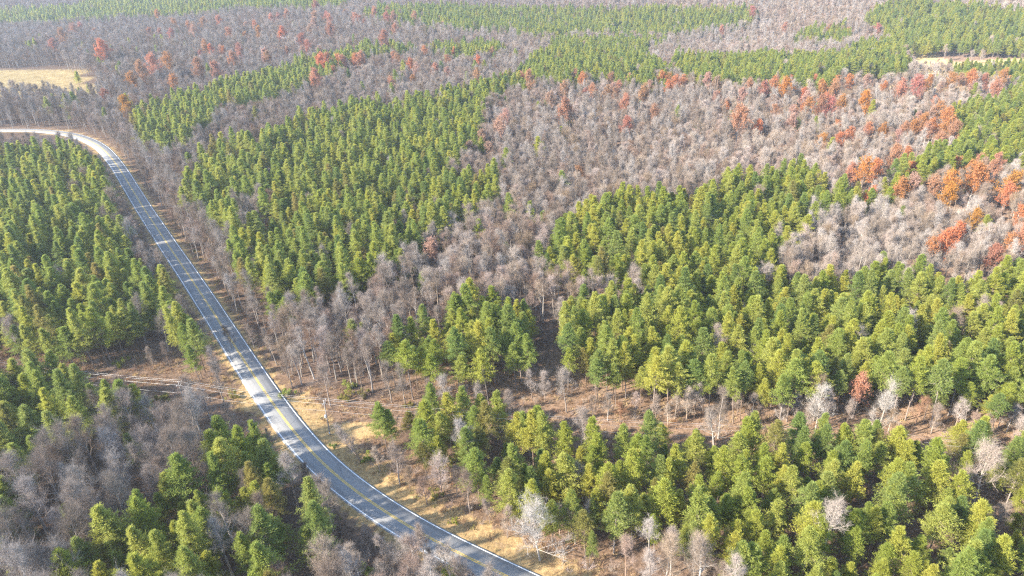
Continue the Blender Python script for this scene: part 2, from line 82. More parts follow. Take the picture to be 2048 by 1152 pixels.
LONE_PINES = [(15.9,103.3,9.5,'d'),(-372.5,617.2,14.0,'y'),(-336.2,568.0,13.0,'y'),(-345.2,569.6,10.0,'m'),(-320.0,546.6,12.0,'d'),(-353.2,653.9,16.0,'d'),(-384.8,678.1,16.0,'m'),(-38.8,258.4,13.0,'y'),(19.4,139.2,9.0,'m')]
POLES = [(-171.3,170.9),(-85.5,150.6),(-47.2,145.7),(83.4,132.0),(160.0,121.4)]
SHRUBS = [(-28.1,157.9,0.90,'o'),(-46.8,161.6,1.20,'o'),(-42.1,162.7,1.10,'o'),(-46.4,166.7,1.30,'d'),(-63.8,163.5,1.20,'d'),(-35.7,135.7,1.00,'y'),(-12.6,115.2,0.60,'y'),(-45.2,141.1,0.60,'d'),(-14.8,136.0,1.10,'o'),(-17.8,122.9,1.00,'o'),(-77.9,162.1,1.00,'o'),(-96.7,160.7,1.20,'o'),(-118.6,178.9,1.30,'y'),(-12.5,100.1,1.40,'y'),(-28.8,101.0,1.20,'y')]
HOUSE = (-262.7,864.9)

def smooth(a, b, v):
    t = np.clip((v - a) / (b - a), 0, 1)
    return t * t * (3 - 2 * t)
def road_dist(x, y):
    x = np.asarray(x, float); y = np.asarray(y, float)
    d = np.full(x.shape, 1e9)
    for i in range(len(ROAD) - 1):
        ax, ay = ROAD[i]; bx, by = ROAD[i + 1]
        ux, uy = bx - ax, by - ay; L2 = ux * ux + uy * uy
        t = np.clip(((x - ax) * ux + (y - ay) * uy) / L2, 0, 1)
        d = np.minimum(d, np.hypot(x - ax - t * ux, y - ay - t * uy))
    return d
def height(x, y):
    x = np.asarray(x, float); y = np.asarray(y, float)
    h = smooth(470, 900, y) * (9.0 * np.sin(x / 170 + .6) * np.sin(y / 215 + 1) + 6.5 * np.sin((x + y) / 135 + 2))
    h = h + .028 * np.maximum(0, y - 1000) * smooth(1000, 1150, y)
    h = h + 46 * np.exp(-(((x - 640) / 260) ** 2 + ((y - 1160) / 230) ** 2) / 2)
    h = h + 16 * np.exp(-(((x + 60) / 330) ** 2 + ((y - 1250) / 160) ** 2) / 2)
    micro = .5 * np.sin(x / 9.0 + 1.3 * np.sin(y / 14)) * np.sin(y / 11.0 + .7) + .9 * np.sin(x / 31 + 2) * np.sin(y / 27)
    m = smooth(4.5, 26, road_dist(x, y))
    ditch = -.5 * np.exp(-((road_dist(x, y) - 6.2) / 1.1) ** 2)
    return h * m + micro * m + ditch - .12

rng = np.random.default_rng(7)
col = scene.collection

# ------------------------------------------------------------------ helpers
def link(o, parent=None):
    col.objects.link(o)
    if parent is not None: o.parent = parent
    return o
def tag(o, label=None, cat=None, group=None, kind=None):
    if label: o['label'] = label
    if cat: o['category'] = cat
    if group: o['group'] = group
    if kind: o['kind'] = kind
    return o
def mesh(name, V, Fc, mats=(), idx=None, smooth_shade=False):
    V = np.asarray(V, np.float32); me = bpy.data.meshes.new(name)
    Fc = [np.asarray(f, np.int32) for f in (Fc if isinstance(Fc, list) else [Fc]) if len(f)]
    loops = np.concatenate([f.ravel() for f in Fc]); sizes = np.concatenate([np.full(len(f), f.shape[1], np.int32) for f in Fc])
    me.vertices.add(len(V)); me.vertices.foreach_set('co', V.ravel())
    me.loops.add(len(loops)); me.loops.foreach_set('vertex_index', loops)
    me.polygons.add(len(sizes)); me.polygons.foreach_set('loop_start', np.concatenate([[0], np.cumsum(sizes)[:-1]]).astype(np.int32))
    me.polygons.foreach_set('loop_total', sizes)
    for m in mats: me.materials.append(m)
    if idx is not None: me.polygons.foreach_set('material_index', np.asarray(idx, np.int32))
    if smooth_shade: me.polygons.foreach_set('use_smooth', np.ones(len(sizes), bool))
    me.update(calc_edges=True); me.validate()
    return me
def inside(poly, x, y):
    p = np.asarray(poly); c = np.zeros(np.shape(x), bool); j = len(p) - 1
    for i in range(len(p)):
        if p[i, 1] != p[j, 1]:
            c ^= ((p[i, 1] > y) != (p[j, 1] > y)) & (x < (p[j, 0] - p[i, 0]) * (y - p[i, 1]) / (p[j, 1] - p[i, 1]) + p[i, 0])
        j = i
    return c
def percent(x, y, z):                                     # where a point shows in the photograph, for labels only
    x, y, z = np.asarray(x, float), np.asarray(y, float), np.asarray(z, float) - CAM_H
    depth = y * math.cos(PITCH) - z * math.sin(PITCH); up = y * math.sin(PITCH) + z * math.cos(PITCH)
    return 50 + 100 * FPX * x / depth, 50 - 100 * FPX * up / depth * 16 / 9, depth
def node_mat(name):
    m = bpy.data.materials.new(name); m.use_nodes = True; nt = m.node_tree; nt.nodes.clear()
    out = nt.nodes.new('ShaderNodeOutputMaterial')
    def n(kind, **kw):
        k = nt.nodes.new('ShaderNode' + kind)
        for a, v in kw.items():
            if a in k.inputs: k.inputs[a].default_value = v
            else: setattr(k, a, v)
        return k
    return m, nt, n, (lambda a, b: nt.links.new(a, b)), out
def ramp(n, stops):
    r = n('ValToRGB'); e = r.color_ramp.elements
    while len(e) < len(stops): e.new(.5)
    for k, (p, c) in zip(e, stops): k.position = p; k.color = (*c, 1)
    return r

# ------------------------------------------------------------------ materials
def leaf_mat(name, dark, mid, light, trans=.35, hue=.025):
    m, nt, n, L, out = node_mat(name)
    oi = n('ObjectInfo'); geo = n('NewGeometry'); tc = n('TexCoord')
    noise = n('TexNoise', Scale=.55, Detail=2.0); L(tc.outputs['Object'], noise.inputs['Vector'])
    mix = n('Math', operation='MULTIPLY_ADD'); L(geo.outputs['Random Per Island'], mix.inputs[0]); mix.inputs[1].default_value = .35
    a = n('Math', operation='MULTIPLY_ADD'); L(noise.outputs['Fac'], a.inputs[0]); a.inputs[1].default_value = .55; a.inputs[2].default_value = .05
    L(a.outputs[0], mix.inputs[2])
    r = ramp(n, [(.12, dark), (.5, mid), (.88, light)]); L(mix.outputs[0], r.inputs['Fac'])
    hs = n('HueSaturation')
    h = n('MapRange'); L(oi.outputs['Random'], h.inputs['Value']); h.inputs['To Min'].default_value = .5 - hue; h.inputs['To Max'].default_value = .5 + hue * .55
    v = n('MapRange'); L(oi.outputs['Random'], v.inputs['Value']); v.inputs['To Min'].default_value = 1.12; v.inputs['To Max'].default_value = .86
    L(h.outputs[0], hs.inputs['Hue']); L(v.outputs[0], hs.inputs['Value']); L(r.outputs['Color'], hs.inputs['Color'])
    d = n('BsdfDiffuse'); t = n('BsdfTranslucent'); mx = n('MixShader', Fac=trans)
    L(hs.outputs['Color'], d.inputs['Color']); L(hs.outputs['Color'], t.inputs['Color'])
    L(d.outputs[0], mx.inputs[1]); L(t.outputs[0], mx.inputs[2]); L(mx.outputs[0], out.inputs['Surface'])
    return m
def bark_mat(name, c, var=.25):
    m, nt, n, L, out = node_mat(name)
    oi = n('ObjectInfo'); tc = n('TexCoord'); noise = n('TexNoise', Scale=1.6, Detail=4.0); L(tc.outputs['Object'], noise.inputs['Vector'])
    r = ramp(n, [(.3, tuple(k * .72 for k in c)), (.7, tuple(min(1, k * 1.22) for k in c))]); L(noise.outputs['Fac'], r.inputs['Fac'])
    hs = n('HueSaturation'); v = n('MapRange'); L(oi.outputs['Random'], v.inputs['Value'])
    v.inputs['To Min'].default_value = 1 - var; v.inputs['To Max'].default_value = 1 + var
    s = n('MapRange'); L(oi.outputs['Random'], s.inputs['Value']); s.inputs['To Min'].default_value = 1.25; s.inputs['To Max'].default_value = .7
    L(v.outputs[0], hs.inputs['Value']); L(s.outputs[0], hs.inputs['Saturation']); L(r.outputs['Color'], hs.inputs['Color'])
    d = n('BsdfDiffuse', Roughness=.9); L(hs.outputs['Color'], d.inputs['Color']); L(d.outputs[0], out.inputs['Surface'])
    return m
PM = {'m': leaf_mat('needles_mid_green', (.185, .22, .05), (.355, .40, .095), (.46, .49, .13), .5),
      'y': leaf_mat('needles_yellow_green', (.215, .235, .042), (.405, .43, .082), (.51, .52, .115), .5),
      'd': leaf_mat('needles_deep_green', (.145, .19, .056), (.28, .34, .095), (.38, .425, .125), .5),
      'o': leaf_mat('needles_olive', (.165, .165, .045), (.32, .30, .085), (.42, .38, .125), .5)}
AM = {'r': leaf_mat('leaves_rust', (.27, .145, .08), (.45, .24, .13), (.55, .32, .185), .3, .02),
      'o': leaf_mat('leaves_orange', (.29, .125, .045), (.50, .22, .08), (.62, .31, .13), .3, .02),
      'g': leaf_mat('leaves_golden_orange', (.28, .125, .025), (.48, .23, .045), (.60, .33, .085), .3, .015),
      'c': leaf_mat('leaves_crimson', (.24, .105, .07), (.41, .185, .12), (.51, .25, .165), .3, .02),
      'b': leaf_mat('leaves_brown_orange', (.24, .115, .065), (.40, .20, .12), (.52, .29, .185), .3, .02),
      'p': leaf_mat('leaves_faded_pink', (.27, .16, .105), (.43, .275, .19), (.54, .365, .265), .3, .02)}
BM = {'l': bark_mat('bark_lilac_grey', (.345, .27, .215)), 'w': bark_mat('bark_pale', (.40, .345, .285), .15),
      't': bark_mat('bark_tan', (.39, .30, .22)), 'p': bark_mat('bark_pinkish', (.38, .275, .215)), 'o': bark_mat('bark_russet', (.34, .195, .12)),
      'g': bark_mat('bark_silver', (.345, .285, .235))}
PINE_BARK = bark_mat('pine_bark', (.26, .195, .15))

def ground_mat():
    m, nt, n, L, out = node_mat('forest_floor')
    tc = n('TexCoord'); P = tc.outputs['Object']
    def noise(s, d=6, rough=.6):
        k = n('TexNoise', Scale=s, Detail=d, Roughness=rough); L(P, k.inputs['Vector']); return k
    n1, n2, n3 = noise(.09, 8, .65), noise(1.3, 6, .7), noise(.35, 5)
    litter = ramp(n, [(.32, (.085, .056, .040)), (.5, (.175, .115, .078)), (.68, (.27, .18, .12))]); L(n2.outputs['Fac'], litter.inputs['Fac'])
    orange = ramp(n, [(.3, (.115, .078, .052)), (.5, (.24, .155, .098)), (.7, (.36, .24, .155))]); L(n2.outputs['Fac'], orange.inputs['Fac'])
    straw = ramp(n, [(.3, (.28, .18, .085)), (.5, (.44, .295, .135)), (.7, (.58, .42, .20))]); L(n2.outputs['Fac'], straw.inputs['Fac'])
    field = ramp(n, [(.3, (.34, .235, .10)), (.5, (.42, .30, .135)), (.7, (.50, .37, .18))]); L(n3.outputs['Fac'], field.inputs['Fac'])
    def mask(attr):
        a = n('Attribute', attribute_name=attr); s = n('Math', operation='ADD'); L(a.outputs['Fac'], s.inputs[0])
        q = n('Math', operation='MULTIPLY_ADD'); L(n3.outputs['Fac'], q.inputs[0]); q.inputs[1].default_value = .9; q.inputs[2].default_value = -.45
        L(q.outputs[0], s.inputs[1])
        r = n('MapRange'); L(s.outputs[0], r.inputs['Value']); r.inputs['From Min'].default_value = .35; r.inputs['From Max'].default_value = .65
        return r.outputs[0]
    def mixc(f, a, b):
        k = n('Mix', data_type='RGBA'); L(f, k.inputs['Factor']); L(a, k.inputs[6]); L(b, k.inputs[7]); return k.outputs[2]
    c = mixc(mask('orange'), litter.outputs['Color'], orange.outputs['Color'])
    c = mixc(mask('straw'), c, straw.outputs['Color'])
    c = mixc(mask('field'), c, field.outputs['Color'])
    hs = n('HueSaturation'); v = n('MapRange'); L(n1.outputs['Fac'], v.inputs['Value']); v.inputs['From Min'].default_value = .3; v.inputs['From Max'].default_value = .7
    v.inputs['To Min'].default_value = .72; v.inputs['To Max'].default_value = 1.2; L(v.outputs[0], hs.inputs['Value']); L(c, hs.inputs['Color'])
    d = n('BsdfDiffuse', Roughness=1.0); L(hs.outputs['Color'], d.inputs['Color'])
    b = n('Bump', Strength=.9, Distance=.35); L(n2.outputs['Fac'], b.inputs['Height']); L(b.outputs[0], d.inputs['Normal']); L(d.outputs[0], out.inputs['Surface'])
    return m
def road_mat():
    m, nt, n, L, out = node_mat('asphalt')
    uv = n('UVMap', uv_map='road'); sep = n('SeparateXYZ'); L(uv.outputs[0], sep.inputs[0])
    fine = n('TexNoise', Scale=5.0, Detail=5.0); L(uv.outputs[0], fine.inputs['Vector'])
    mp = n('Mapping'); mp.inputs['Scale'].default_value = (1.2, .05, 1); L(uv.outputs[0], mp.inputs['Vector'])
    streak = n('TexNoise', Scale=1.0, Detail=4.0); L(mp.outputs[0], streak.inputs['Vector'])
    patch = n('TexNoise', Scale=.12, Detail=3.0); L(uv.outputs[0], patch.inputs['Vector'])
    # two darker wheel tracks in each lane
    ab = n('Math', operation='ABSOLUTE'); L(sep.outputs['X'], ab.inputs[0])
    w = n('Math', operation='MULTIPLY'); L(ab.outputs[0], w.inputs[0]); w.inputs[1].default_value = 2 * math.pi / 1.75
    cs = n('Math', operation='COSINE'); L(w.outputs[0], cs.inputs[0])
    tot = n('Math', operation='MULTIPLY_ADD'); L(cs.outputs[0], tot.inputs[0]); tot.inputs[1].default_value = .06; L(streak.outputs['Fac'], tot.inputs[2])
    t2 = n('Math', operation='MULTIPLY_ADD'); L(fine.outputs['Fac'], t2.inputs[0]); t2.inputs[1].default_value = .25; L(tot.outputs[0], t2.inputs[2])
    t3 = n('Math', operation='MULTIPLY_ADD'); L(patch.outputs['Fac'], t3.inputs[0]); t3.inputs[1].default_value = .35; L(t2.outputs[0], t3.inputs[2])
    r = ramp(n, [(.5, (.19, .183, .174)), (.8, (.235, .228, .216)), (1.0, (.275, .266, .252))]); L(t3.outputs[0], r.inputs['Fac'])
    vo = n('TexVoronoi', feature='DISTANCE_TO_EDGE', Scale=.16); 
    nz = n('TexNoise', Scale=.7, Detail=3.0); L(uv.outputs[0], nz.inputs['Vector'])
    va = n('Mix', data_type='VECTOR'); va.inputs[0].default_value = .12; L(uv.outputs[0], va.inputs[4]); L(nz.outputs['Color'], va.inputs[5]); L(va.outputs[1], vo.inputs['Vector'])
    cr = n('MapRange'); L(vo.outputs['Distance'], cr.inputs['Value']); cr.inputs['From Max'].default_value = .008; cr.inputs['To Min'].default_value = .62
    mul = n('Mix', data_type='RGBA', blend_type='MULTIPLY'); mul.inputs[0].default_value = 1; L(r.outputs['Color'], mul.inputs[6]); L(cr.outputs[0], mul.inputs[7])
    b = n('BsdfPrincipled', Roughness=.85); L(mul.outputs[2], b.inputs['Base Color']); L(b.outputs[0], out.inputs['Surface'])
    return m
def paint_mat(name, c):
    m, nt, n, L, out = node_mat(name)
    tc = n('TexCoord'); k = n('TexNoise', Scale=1.2, Detail=6.0, Roughness=.7); L(tc.outputs['Object'], k.inputs['Vector'])
    r = ramp(n, [(.33, tuple(a * .55 + .08 for a in c)), (.5, c)]); L(k.outputs['Fac'], r.inputs['Fac'])
    b = n('BsdfPrincipled', Roughness=.7); L(r.outputs['Color'], b.inputs['Base Color']); L(b.outputs[0], out.inputs['Surface'])
    return m
def plain_mat(name, c, rough=.7, metal=0.0, var=.2):
    m, nt, n, L, out = node_mat(name)
    tc = n('TexCoord'); k = n('TexNoise', Scale=3.0, Detail=4.0); L(tc.outputs['Object'], k.inputs['Vector'])
    r = ramp(n, [(.3, tuple(a * (1 - var) for a in c)), (.7, tuple(min(1, a * (1 + var)) for a in c))]); L(k.outputs['Fac'], r.inputs['Fac'])
    b = n('BsdfPrincipled', Roughness=rough, Metallic=metal); L(r.outputs['Color'], b.inputs['Base Color']); L(b.outputs[0], out.inputs['Surface'])
    return m

# ------------------------------------------------------------------ ground sheet
def axis(lo, hi, nlo, nhi, step):
    near = np.arange(nlo, nhi + .1, step)
    def grow(a, b, s):
        v = []; p = a; st = step
        while (b - p) * s > 0: st *= 1.13; p = p + s * st; v.append(p)
        return v
    return np.array(sorted(grow(nlo, lo, -1)) + list(near) + grow(nhi, hi, 1))
gx = axis(-6500, 6500, -260, 260, 2.2); gy = axis(-1500, 7500, 60, 420, 2.2)
X, Y = np.meshgrid(gx, gy); Z = height(X, Y)
nx, ny = len(gx), len(gy)
ii = (np.arange(ny - 1)[:, None] * nx + np.arange(nx - 1)).ravel()
gm = mesh('ground', np.c_[X.ravel(), Y.ravel(), Z.ravel()], np.c_[ii, ii + 1, ii + nx + 1, ii + nx], [ground_mat()], smooth_shade=True)
fx, fy = X.ravel(), Y.ravel(); RD = road_dist(fx, fy)
def attr(name, v):
    a = gm.attributes.new(name, 'FLOAT', 'POINT'); a.data.foreach_set('value', np.asarray(v, np.float32))
OG = OPEN_GROUND
attr('orange', np.maximum.reduce([inside(OG[k], fx, fy) * 1.0 for k in ('strip', 'roadside', 'corridor', 'lower understory')] + [(RD < 8) * .9]))
path = np.hypot((fx + 44) / 12, (fy - 147 - .06 * (fx + 44)) / 2.9)
attr('straw', np.maximum.reduce([np.clip(2.2 - 1.5 * path, 0, 1) * 1.4, (RD < 5.6) * .85, inside(OG['brow'], fx, fy) * .6, (np.hypot((fx + 74) / 5, (fy - 164) / 9) < 1) * .9, (inside(OG['roadside'], fx, fy) & (RD < 11)) * .62, inside(OG['driveway'], fx, fy) * 1.0]))
attr('field', np.maximum(inside(OG['field'], fx, fy), inside(OG['far field'], fx, fy)) * 1.0)
ground = tag(link(bpy.data.objects.new('ground', gm)), 'leaf littered forest floor with straw coloured verges and fields', None, None, 'structure')

# ------------------------------------------------------------------ road with edge lines and double yellow centre line
R = np.array(ROAD); seg = np.r_[0, np.cumsum(np.hypot(*np.diff(R, axis=0).T))]
us = np.arange(0, seg[-1], 1.5); RC = np.c_[np.interp(us, seg, R[:, 0]), np.interp(us, seg, R[:, 1])]
k5 = np.hanning(13); k5 /= k5.sum()
for a in (0, 1): RC[6:-6, a] = np.convolve(RC[:, a], k5, 'valid')
T = np.gradient(RC, axis=0); T /= np.hypot(T[:, 0], T[:, 1])[:, None]; N = np.c_[T[:, 1], -T[:, 0]]
def ribbon(name, offs, z, mat, uv=False):
    V = []; m = len(offs)
    for j, o in enumerate(offs): V.append(np.c_[RC + N * o, np.full(len(RC), z[j] if np.ndim(z) else z)])
    V = np.stack(V, 1).reshape(-1, 3); r = len(RC)
    b = (np.arange(r - 1)[:, None] * m + np.arange(m - 1)).ravel()
    me = mesh(name, V, np.c_[b, b + 1, b + m + 1, b + m], [mat])
    if uv:
        lay = me.uv_layers.new(name='road'); vi = np.empty(len(me.loops), np.int32); me.loops.foreach_get('vertex_index', vi)
        co = np.c_[np.asarray(offs)[vi % m], us[vi // m]].astype(np.float32); lay.data.foreach_set('uv', co.ravel())
    return bpy.data.objects.new(name, me)
W = 3.35
road = tag(link(ribbon('road', [-W - .55, -W - .35, 0, W + .35, W + .55], [-.3, 0, .07, 0, -.3], road_mat(), True)), 'grey two lane country road with double yellow centre line', None, None, 'structure')
white, yellow = paint_mat('white_paint', (.80, .80, .78)), paint_mat('yellow_paint', (.74, .47, .05))
def road_z(o): return .07 * (1 - abs(o) / (W + .35)) + .006
for s in (-1, 1): link(ribbon('edge_line', [s * W - .11, s * W + .11], [road_z(s * W - .11), road_z(s * W + .11)], white), road)
for s in (-1, 1): link(ribbon('centre_line', [s * .18 - .09, s * .18 + .09], [road_z(s * .18 - .09), road_z(s * .18 + .09)], yellow), road)

# ------------------------------------------------------------------ tree builders (numpy)
def unit(v): return v / np.maximum(np.linalg.norm(v, axis=-1, keepdims=True), 1e-9)
def tubes(A, B, ra, rb, sides):
    """straight tapered prisms from A to B (n x 3)"""
    n_ = len(A); d = unit(B - A); ref = np.where(np.abs(d[:, 2:3]) > .9, [[1., 0, 0]], [[0., 0, 1]])
    u = unit(np.cross(d, ref)); v = np.cross(d, u)
    an = np.arange(sides) * 2 * np.pi / sides
    ring = u[:, None] * np.cos(an)[None, :, None] + v[:, None] * np.sin(an)[None, :, None]
    P = np.concatenate([A[:, None] + ring * np.reshape(ra, (-1, 1, 1)), B[:, None] + ring * np.reshape(rb, (-1, 1, 1))], 1)
    base = (np.arange(n_) * 2 * sides)[:, None]; k = np.arange(sides); k2 = (k + 1) % sides
    Q = np.stack([base + k, base + k2, base + sides + k2, base + sides + k], -1).reshape(-1, 4)
    return P.reshape(-1, 3), Q
def slivers(A, D, length, width, g):
    """thin triangles starting at A along D"""
    n_ = len(A); s = unit(np.cross(D, g.normal(size=(n_, 3)))) * np.reshape(width, (-1, 1)) * .5
    P = np.stack([A - s, A + s, A + D * np.reshape(length, (-1, 1))], 1).reshape(-1, 3)
    return P, np.arange(n_ * 3).reshape(-1, 3)
def leaves(C, size, g, up=.25):
    n_ = len(C); d = unit(g.normal(size=(n_, 3)) + [0, 0, up]); s = unit(np.cross(d, g.normal(size=(n_, 3))))
    sz = np.reshape(size, (-1, 1)) * g.uniform(.65, 1.3, (n_, 1))
    P = np.stack([C - s * sz * .45 - d * sz * .3, C + s * sz * .45 - d * sz * .3, C + d * sz * .75], 1).reshape(-1, 3)
    return P, np.arange(n_ * 3).reshape(-1, 3)
class Build:
    def __init__(s): s.V, s.F, s.n = [], [], 0
    def add(s, V, Fc): s.V.append(V); s.F.append(Fc + s.n); s.n += len(V)
    def mesh(s, name, mat): return mesh(name, np.concatenate(s.V), s.F, [mat])
def trunk_line(H, g, bend=.3, steps=7, lean=0.):
    t = np.linspace(0, 1, steps); off = np.cumsum(g.normal(0, bend, (steps, 2)), 0) * t[:, None] * .35
    P = np.c_[off, t * H]; P[:, 0] += np.tan(np.radians(lean)) * P[:, 2]; P[0, 2] = -.6
    return P
def at_h(P, z):
    return np.c_[np.interp(z, P[:, 2], P[:, 0]), np.interp(z, P[:, 2], P[:, 1]), z]
def build_pine(seed, H, r, base, n_br, per=30, clump=.41, thin=0.):
    g = np.random.default_rng(seed); tr, cr = Build(), Build()
    P = trunk_line(H * .96, g, .18)
    rad = np.linspace(.17, .035, len(P)); tr.add(*tubes(P[:-1], P[1:], rad[:-1], rad[1:], 6))
    zb = H * base
    zs = g.uniform(zb * .35, zb, 14); a = g.uniform(0, 6.28, 14)
    tr.add(*slivers(at_h(P, zs), unit(np.c_[np.cos(a), np.sin(a), g.uniform(-.3, .3, 14)]), g.uniform(.5, 1.8, 14), .06, g))
    n_br = int(n_br * 1.6)
    t = np.sort(g.uniform(0, 1, n_br) ** .85); az = np.arange(n_br) * 2.4 + g.normal(0, .5, n_br)
    L = r * (1 - t) ** .9 * (.70 + .30 * np.minimum(1, t / .18)) * g.uniform(.45, 1.22, n_br) + .2
    lop = 1 + .22 * np.cos(az - g.uniform(0, 6.28)); L *= lop
    el = np.radians(-8 + 52 * t + g.normal(0, 9, n_br))
    A = at_h(P, zb + (H - zb) * t * .97); D = np.c_[np.cos(az) * np.cos(el), np.sin(az) * np.cos(el), np.sin(el)]
    B = A + D * L[:, None]; cr_w = Build(); tr.add(*tubes(A, B, .045, .012, 3))
    C, R_, AX = [], [], []
    for f, keep in ((1.0, 1.0), (.72, .95), (.45, .7 - thin)):
        k = g.uniform(size=n_br) < keep
        side = unit(np.cross(D, [[0, 0, 1.]])) * (g.uniform(-.5, .5, n_br) * L * (1.15 - f) * .9)[:, None]
        C.append((A + D * (L * f)[:, None] + side + [0, 0, .12])[k]); R_.append((clump * g.uniform(.72, 1.3, n_br) * (.75 + .5 * np.minimum(1, L / r)))[k]); AX.append(D[k])
    C.append(at_h(P, H * g.uniform(.93, .985, 6)) + g.normal(0, .12, (6, 3))); R_.append(np.full(6, clump * .62)); AX.append(np.tile([[0, 0, 1.]], (6, 1)))
    C, R_, AX = np.concatenate(C), np.concatenate(R_), np.repeat(np.concatenate(AX), per, 0)
    c2 = np.repeat(C, per, 0); r2 = np.repeat(R_, per)
    d = unit(g.normal(size=c2.shape)); d[:, 2] *= .62; d += AX * ((d * AX).sum(1) * .75)[:, None]
    pos = c2 + d * (r2 * g.uniform(.25, 1, len(r2)) ** .6)[:, None]
    dirn = unit(d * .9 + g.normal(0, .55, d.shape) + [0, 0, .45])
    V, Fc = slivers(pos, dirn, g.uniform(.28, .55, len(pos)), g.uniform(.09, .16, len(pos)), g)
    cr.add(V, Fc)
    return tr, cr
def build_hardwood(seed, H, r, fork, n_limb, sub=9, tw=15, wid=.0165, lean=0., spread=1., leaf=0, fan=False):
    g = np.random.default_rng(seed); tr, cr = Build(), Build()
    P = trunk_line(H * .92, g, .42, 9, lean)
    rad = np.linspace(.25, .03, len(P)) * (H / 16); tr.add(*tubes(P[:-1], P[1:], rad[:-1], rad[1:], 6))
    t = np.sort(g.uniform(0, 1, n_limb)); az = np.arange(n_limb) * 2.4 + g.normal(0, .5, n_limb)
    zb = H * fork; A = at_h(P, zb + (H * .9 - zb) * t)
    L = r * (1.15 - .72 * t) * g.uniform(.7, 1.2, n_limb) * spread
    el = np.radians(np.clip(g.normal(47 + 20 * t - 10 * (spread - 1), 10, n_limb), 12, 80))
    D = np.c_[np.cos(az) * np.cos(el), np.sin(az) * np.cos(el), np.sin(el)]
    M = A + D * (L * .5)[:, None]; D2 = unit(D + [0, 0, .28] + g.normal(0, .16, D.shape)); B = M + D2 * (L * .6)[:, None]
    rl = (.085 * (1 - .6 * t)) * (H / 16); tr.add(*tubes(A, M, rl, rl * .62, 4)); tr.add(*tubes(M, B, rl * .62, rl * .2, 3))
    # side branches off limbs and the leader
    f = g.uniform(.22, 1., (n_limb, sub)); S = np.where((f < .5)[..., None], A[:, None] + D[:, None] * (L[:, None] * f)[..., None], M[:, None] + D2[:, None] * (L[:, None] * 1.2 * (f - .5))[..., None])
    SD = unit(D2[:, None] * .75 + g.normal(0, .55, (n_limb, sub, 3)) + [0, 0, .3]); SL = np.repeat(L[:, None], sub, 1) * g.uniform(.28, .55, (n_limb, sub)) * (1.15 - .5 * f)
    S, SD, SL = S.reshape(-1, 3), SD.reshape(-1, 3), SL.ravel()
    lead = at_h(P, H * g.uniform(.72, .92, 10)); S = np.r_[S, lead]; SD = np.r_[SD, unit(g.normal(0, .5, (10, 3)) + [0, 0, 1.])]; SL = np.r_[SL, g.uniform(.08, .14, 10) * H]
    SE = S + SD * SL[:, None]; cr.add(*tubes(S, SE, .032, .012, 3))
    n_ = len(S); q = g.uniform(.15, 1, (n_, tw)); TA = (S[:, None] + SD[:, None] * (SL[:, None] * q)[..., None]).reshape(-1, 3)
    TD = unit(np.repeat(SD, tw, 0) * .7 + g.normal(0, .55, (n_ * tw, 3)) + [0, 0, .3]); TL = g.uniform(.6, 1.5, n_ * tw) * r / 3.4
    cr.add(*slivers(TA, TD, TL, wid * 1.15, g))
    for _ in range(2):
        qa = g.uniform(.2, .9, (len(TA), 1)); A3 = TA + TD * TL[:, None] * qa; D3 = unit(TD * .7 + g.normal(0, .6, TD.shape) + [0, 0, .25])
        cr.add(*slivers(A3, D3, TL * g.uniform(.4, .75, len(TL)), wid * .85, g))
    if leaf:
        k = g.integers(0, len(TA), leaf); C = TA[k] + TD[k] * (TL[k] * g.uniform(.2, 1.1, leaf))[:, None] + g.normal(0, .16, (leaf, 3))
        lv = Build(); lv.add(*leaves(C, .34, g)); return tr, cr, lv
    return tr, cr
def build_brush(seed, h, n_stem, tw, wid=.03):
    g = np.random.default_rng(seed); b = Build()
    a = g.uniform(0, 6.28, n_stem); D = unit(np.c_[np.cos(a) * .5, np.sin(a) * .5, g.uniform(.6, 1.4, n_stem)]); L = h * g.uniform(.5, 1.05, n_stem)
    A = np.c_[g.normal(0, .25, (n_stem, 2)), np.full(n_stem, -.1)]; b.add(*tubes(A, A + D * L[:, None], .022, .008, 3))
    q = g.uniform(.25, 1, (n_stem, tw)); TA = (A[:, None] + D[:, None] * (L[:, None] * q)[..., None]).reshape(-1, 3)
    TD = unit(np.repeat(D, tw, 0) * .6 + g.normal(0, .6, (n_stem * tw, 3)) + [0, 0, .2]); TL = h * g.uniform(.15, .36, n_stem * tw)
    b.add(*slivers(TA, TD, TL, wid, g))
    A3 = TA + TD * (TL * .55)[:, None]; b.add(*slivers(A3, unit(TD + g.normal(0, .8, TD.shape)), TL * .6, wid * .8, g))
    return b

# ------------------------------------------------------------------ where everything grows
def jitter_grid(y0, y1, s, j=.42, margin=55):
    ys = np.arange(y0, y1, s); out = []
    for y in ys:
        w = .735 * y + margin + 15; xs = np.arange(-w, w, s) + rng.uniform(0, s)
        out.append(np.c_[xs, np.full(len(xs), y)])
    p = np.concatenate(out); return p + rng.uniform(-j, j, p.shape) * s
stand_names = list(PINE_STANDS)
def stand_of(x, y):
    k = np.full(len(x), -1)
    for i, nme in enumerate(stand_names): k[inside(PINE_STANDS[nme], x, y)] = i
    for p in STAND_GAPS.values(): k[inside(p, x, y)] = -2
    return k
def wobble(p, a=2.2):                                    # stand edges are ragged
    return p + np.c_[np.sin(p[:, 1] / 3.1 + p[:, 0] / 7.3), np.sin(p[:, 0] / 2.7 - p[:, 1] / 5.9)] * a
def is_open(x, y):
    m = np.zeros(len(x), bool)
    for p in OPEN_GROUND.values(): m |= inside(p, x, y)
    return m
pts_p = np.concatenate([jitter_grid(72, 330, 4.7), jitter_grid(330, 760, 4.9), jitter_grid(760, 1750, 5.8, margin=30)])
q = wobble(pts_p, 1.6); st = stand_of(q[:, 0], q[:, 1]); rd = road_dist(pts_p[:, 0], pts_p[:, 1])
thin = rng.uniform(size=len(pts_p)) < .94
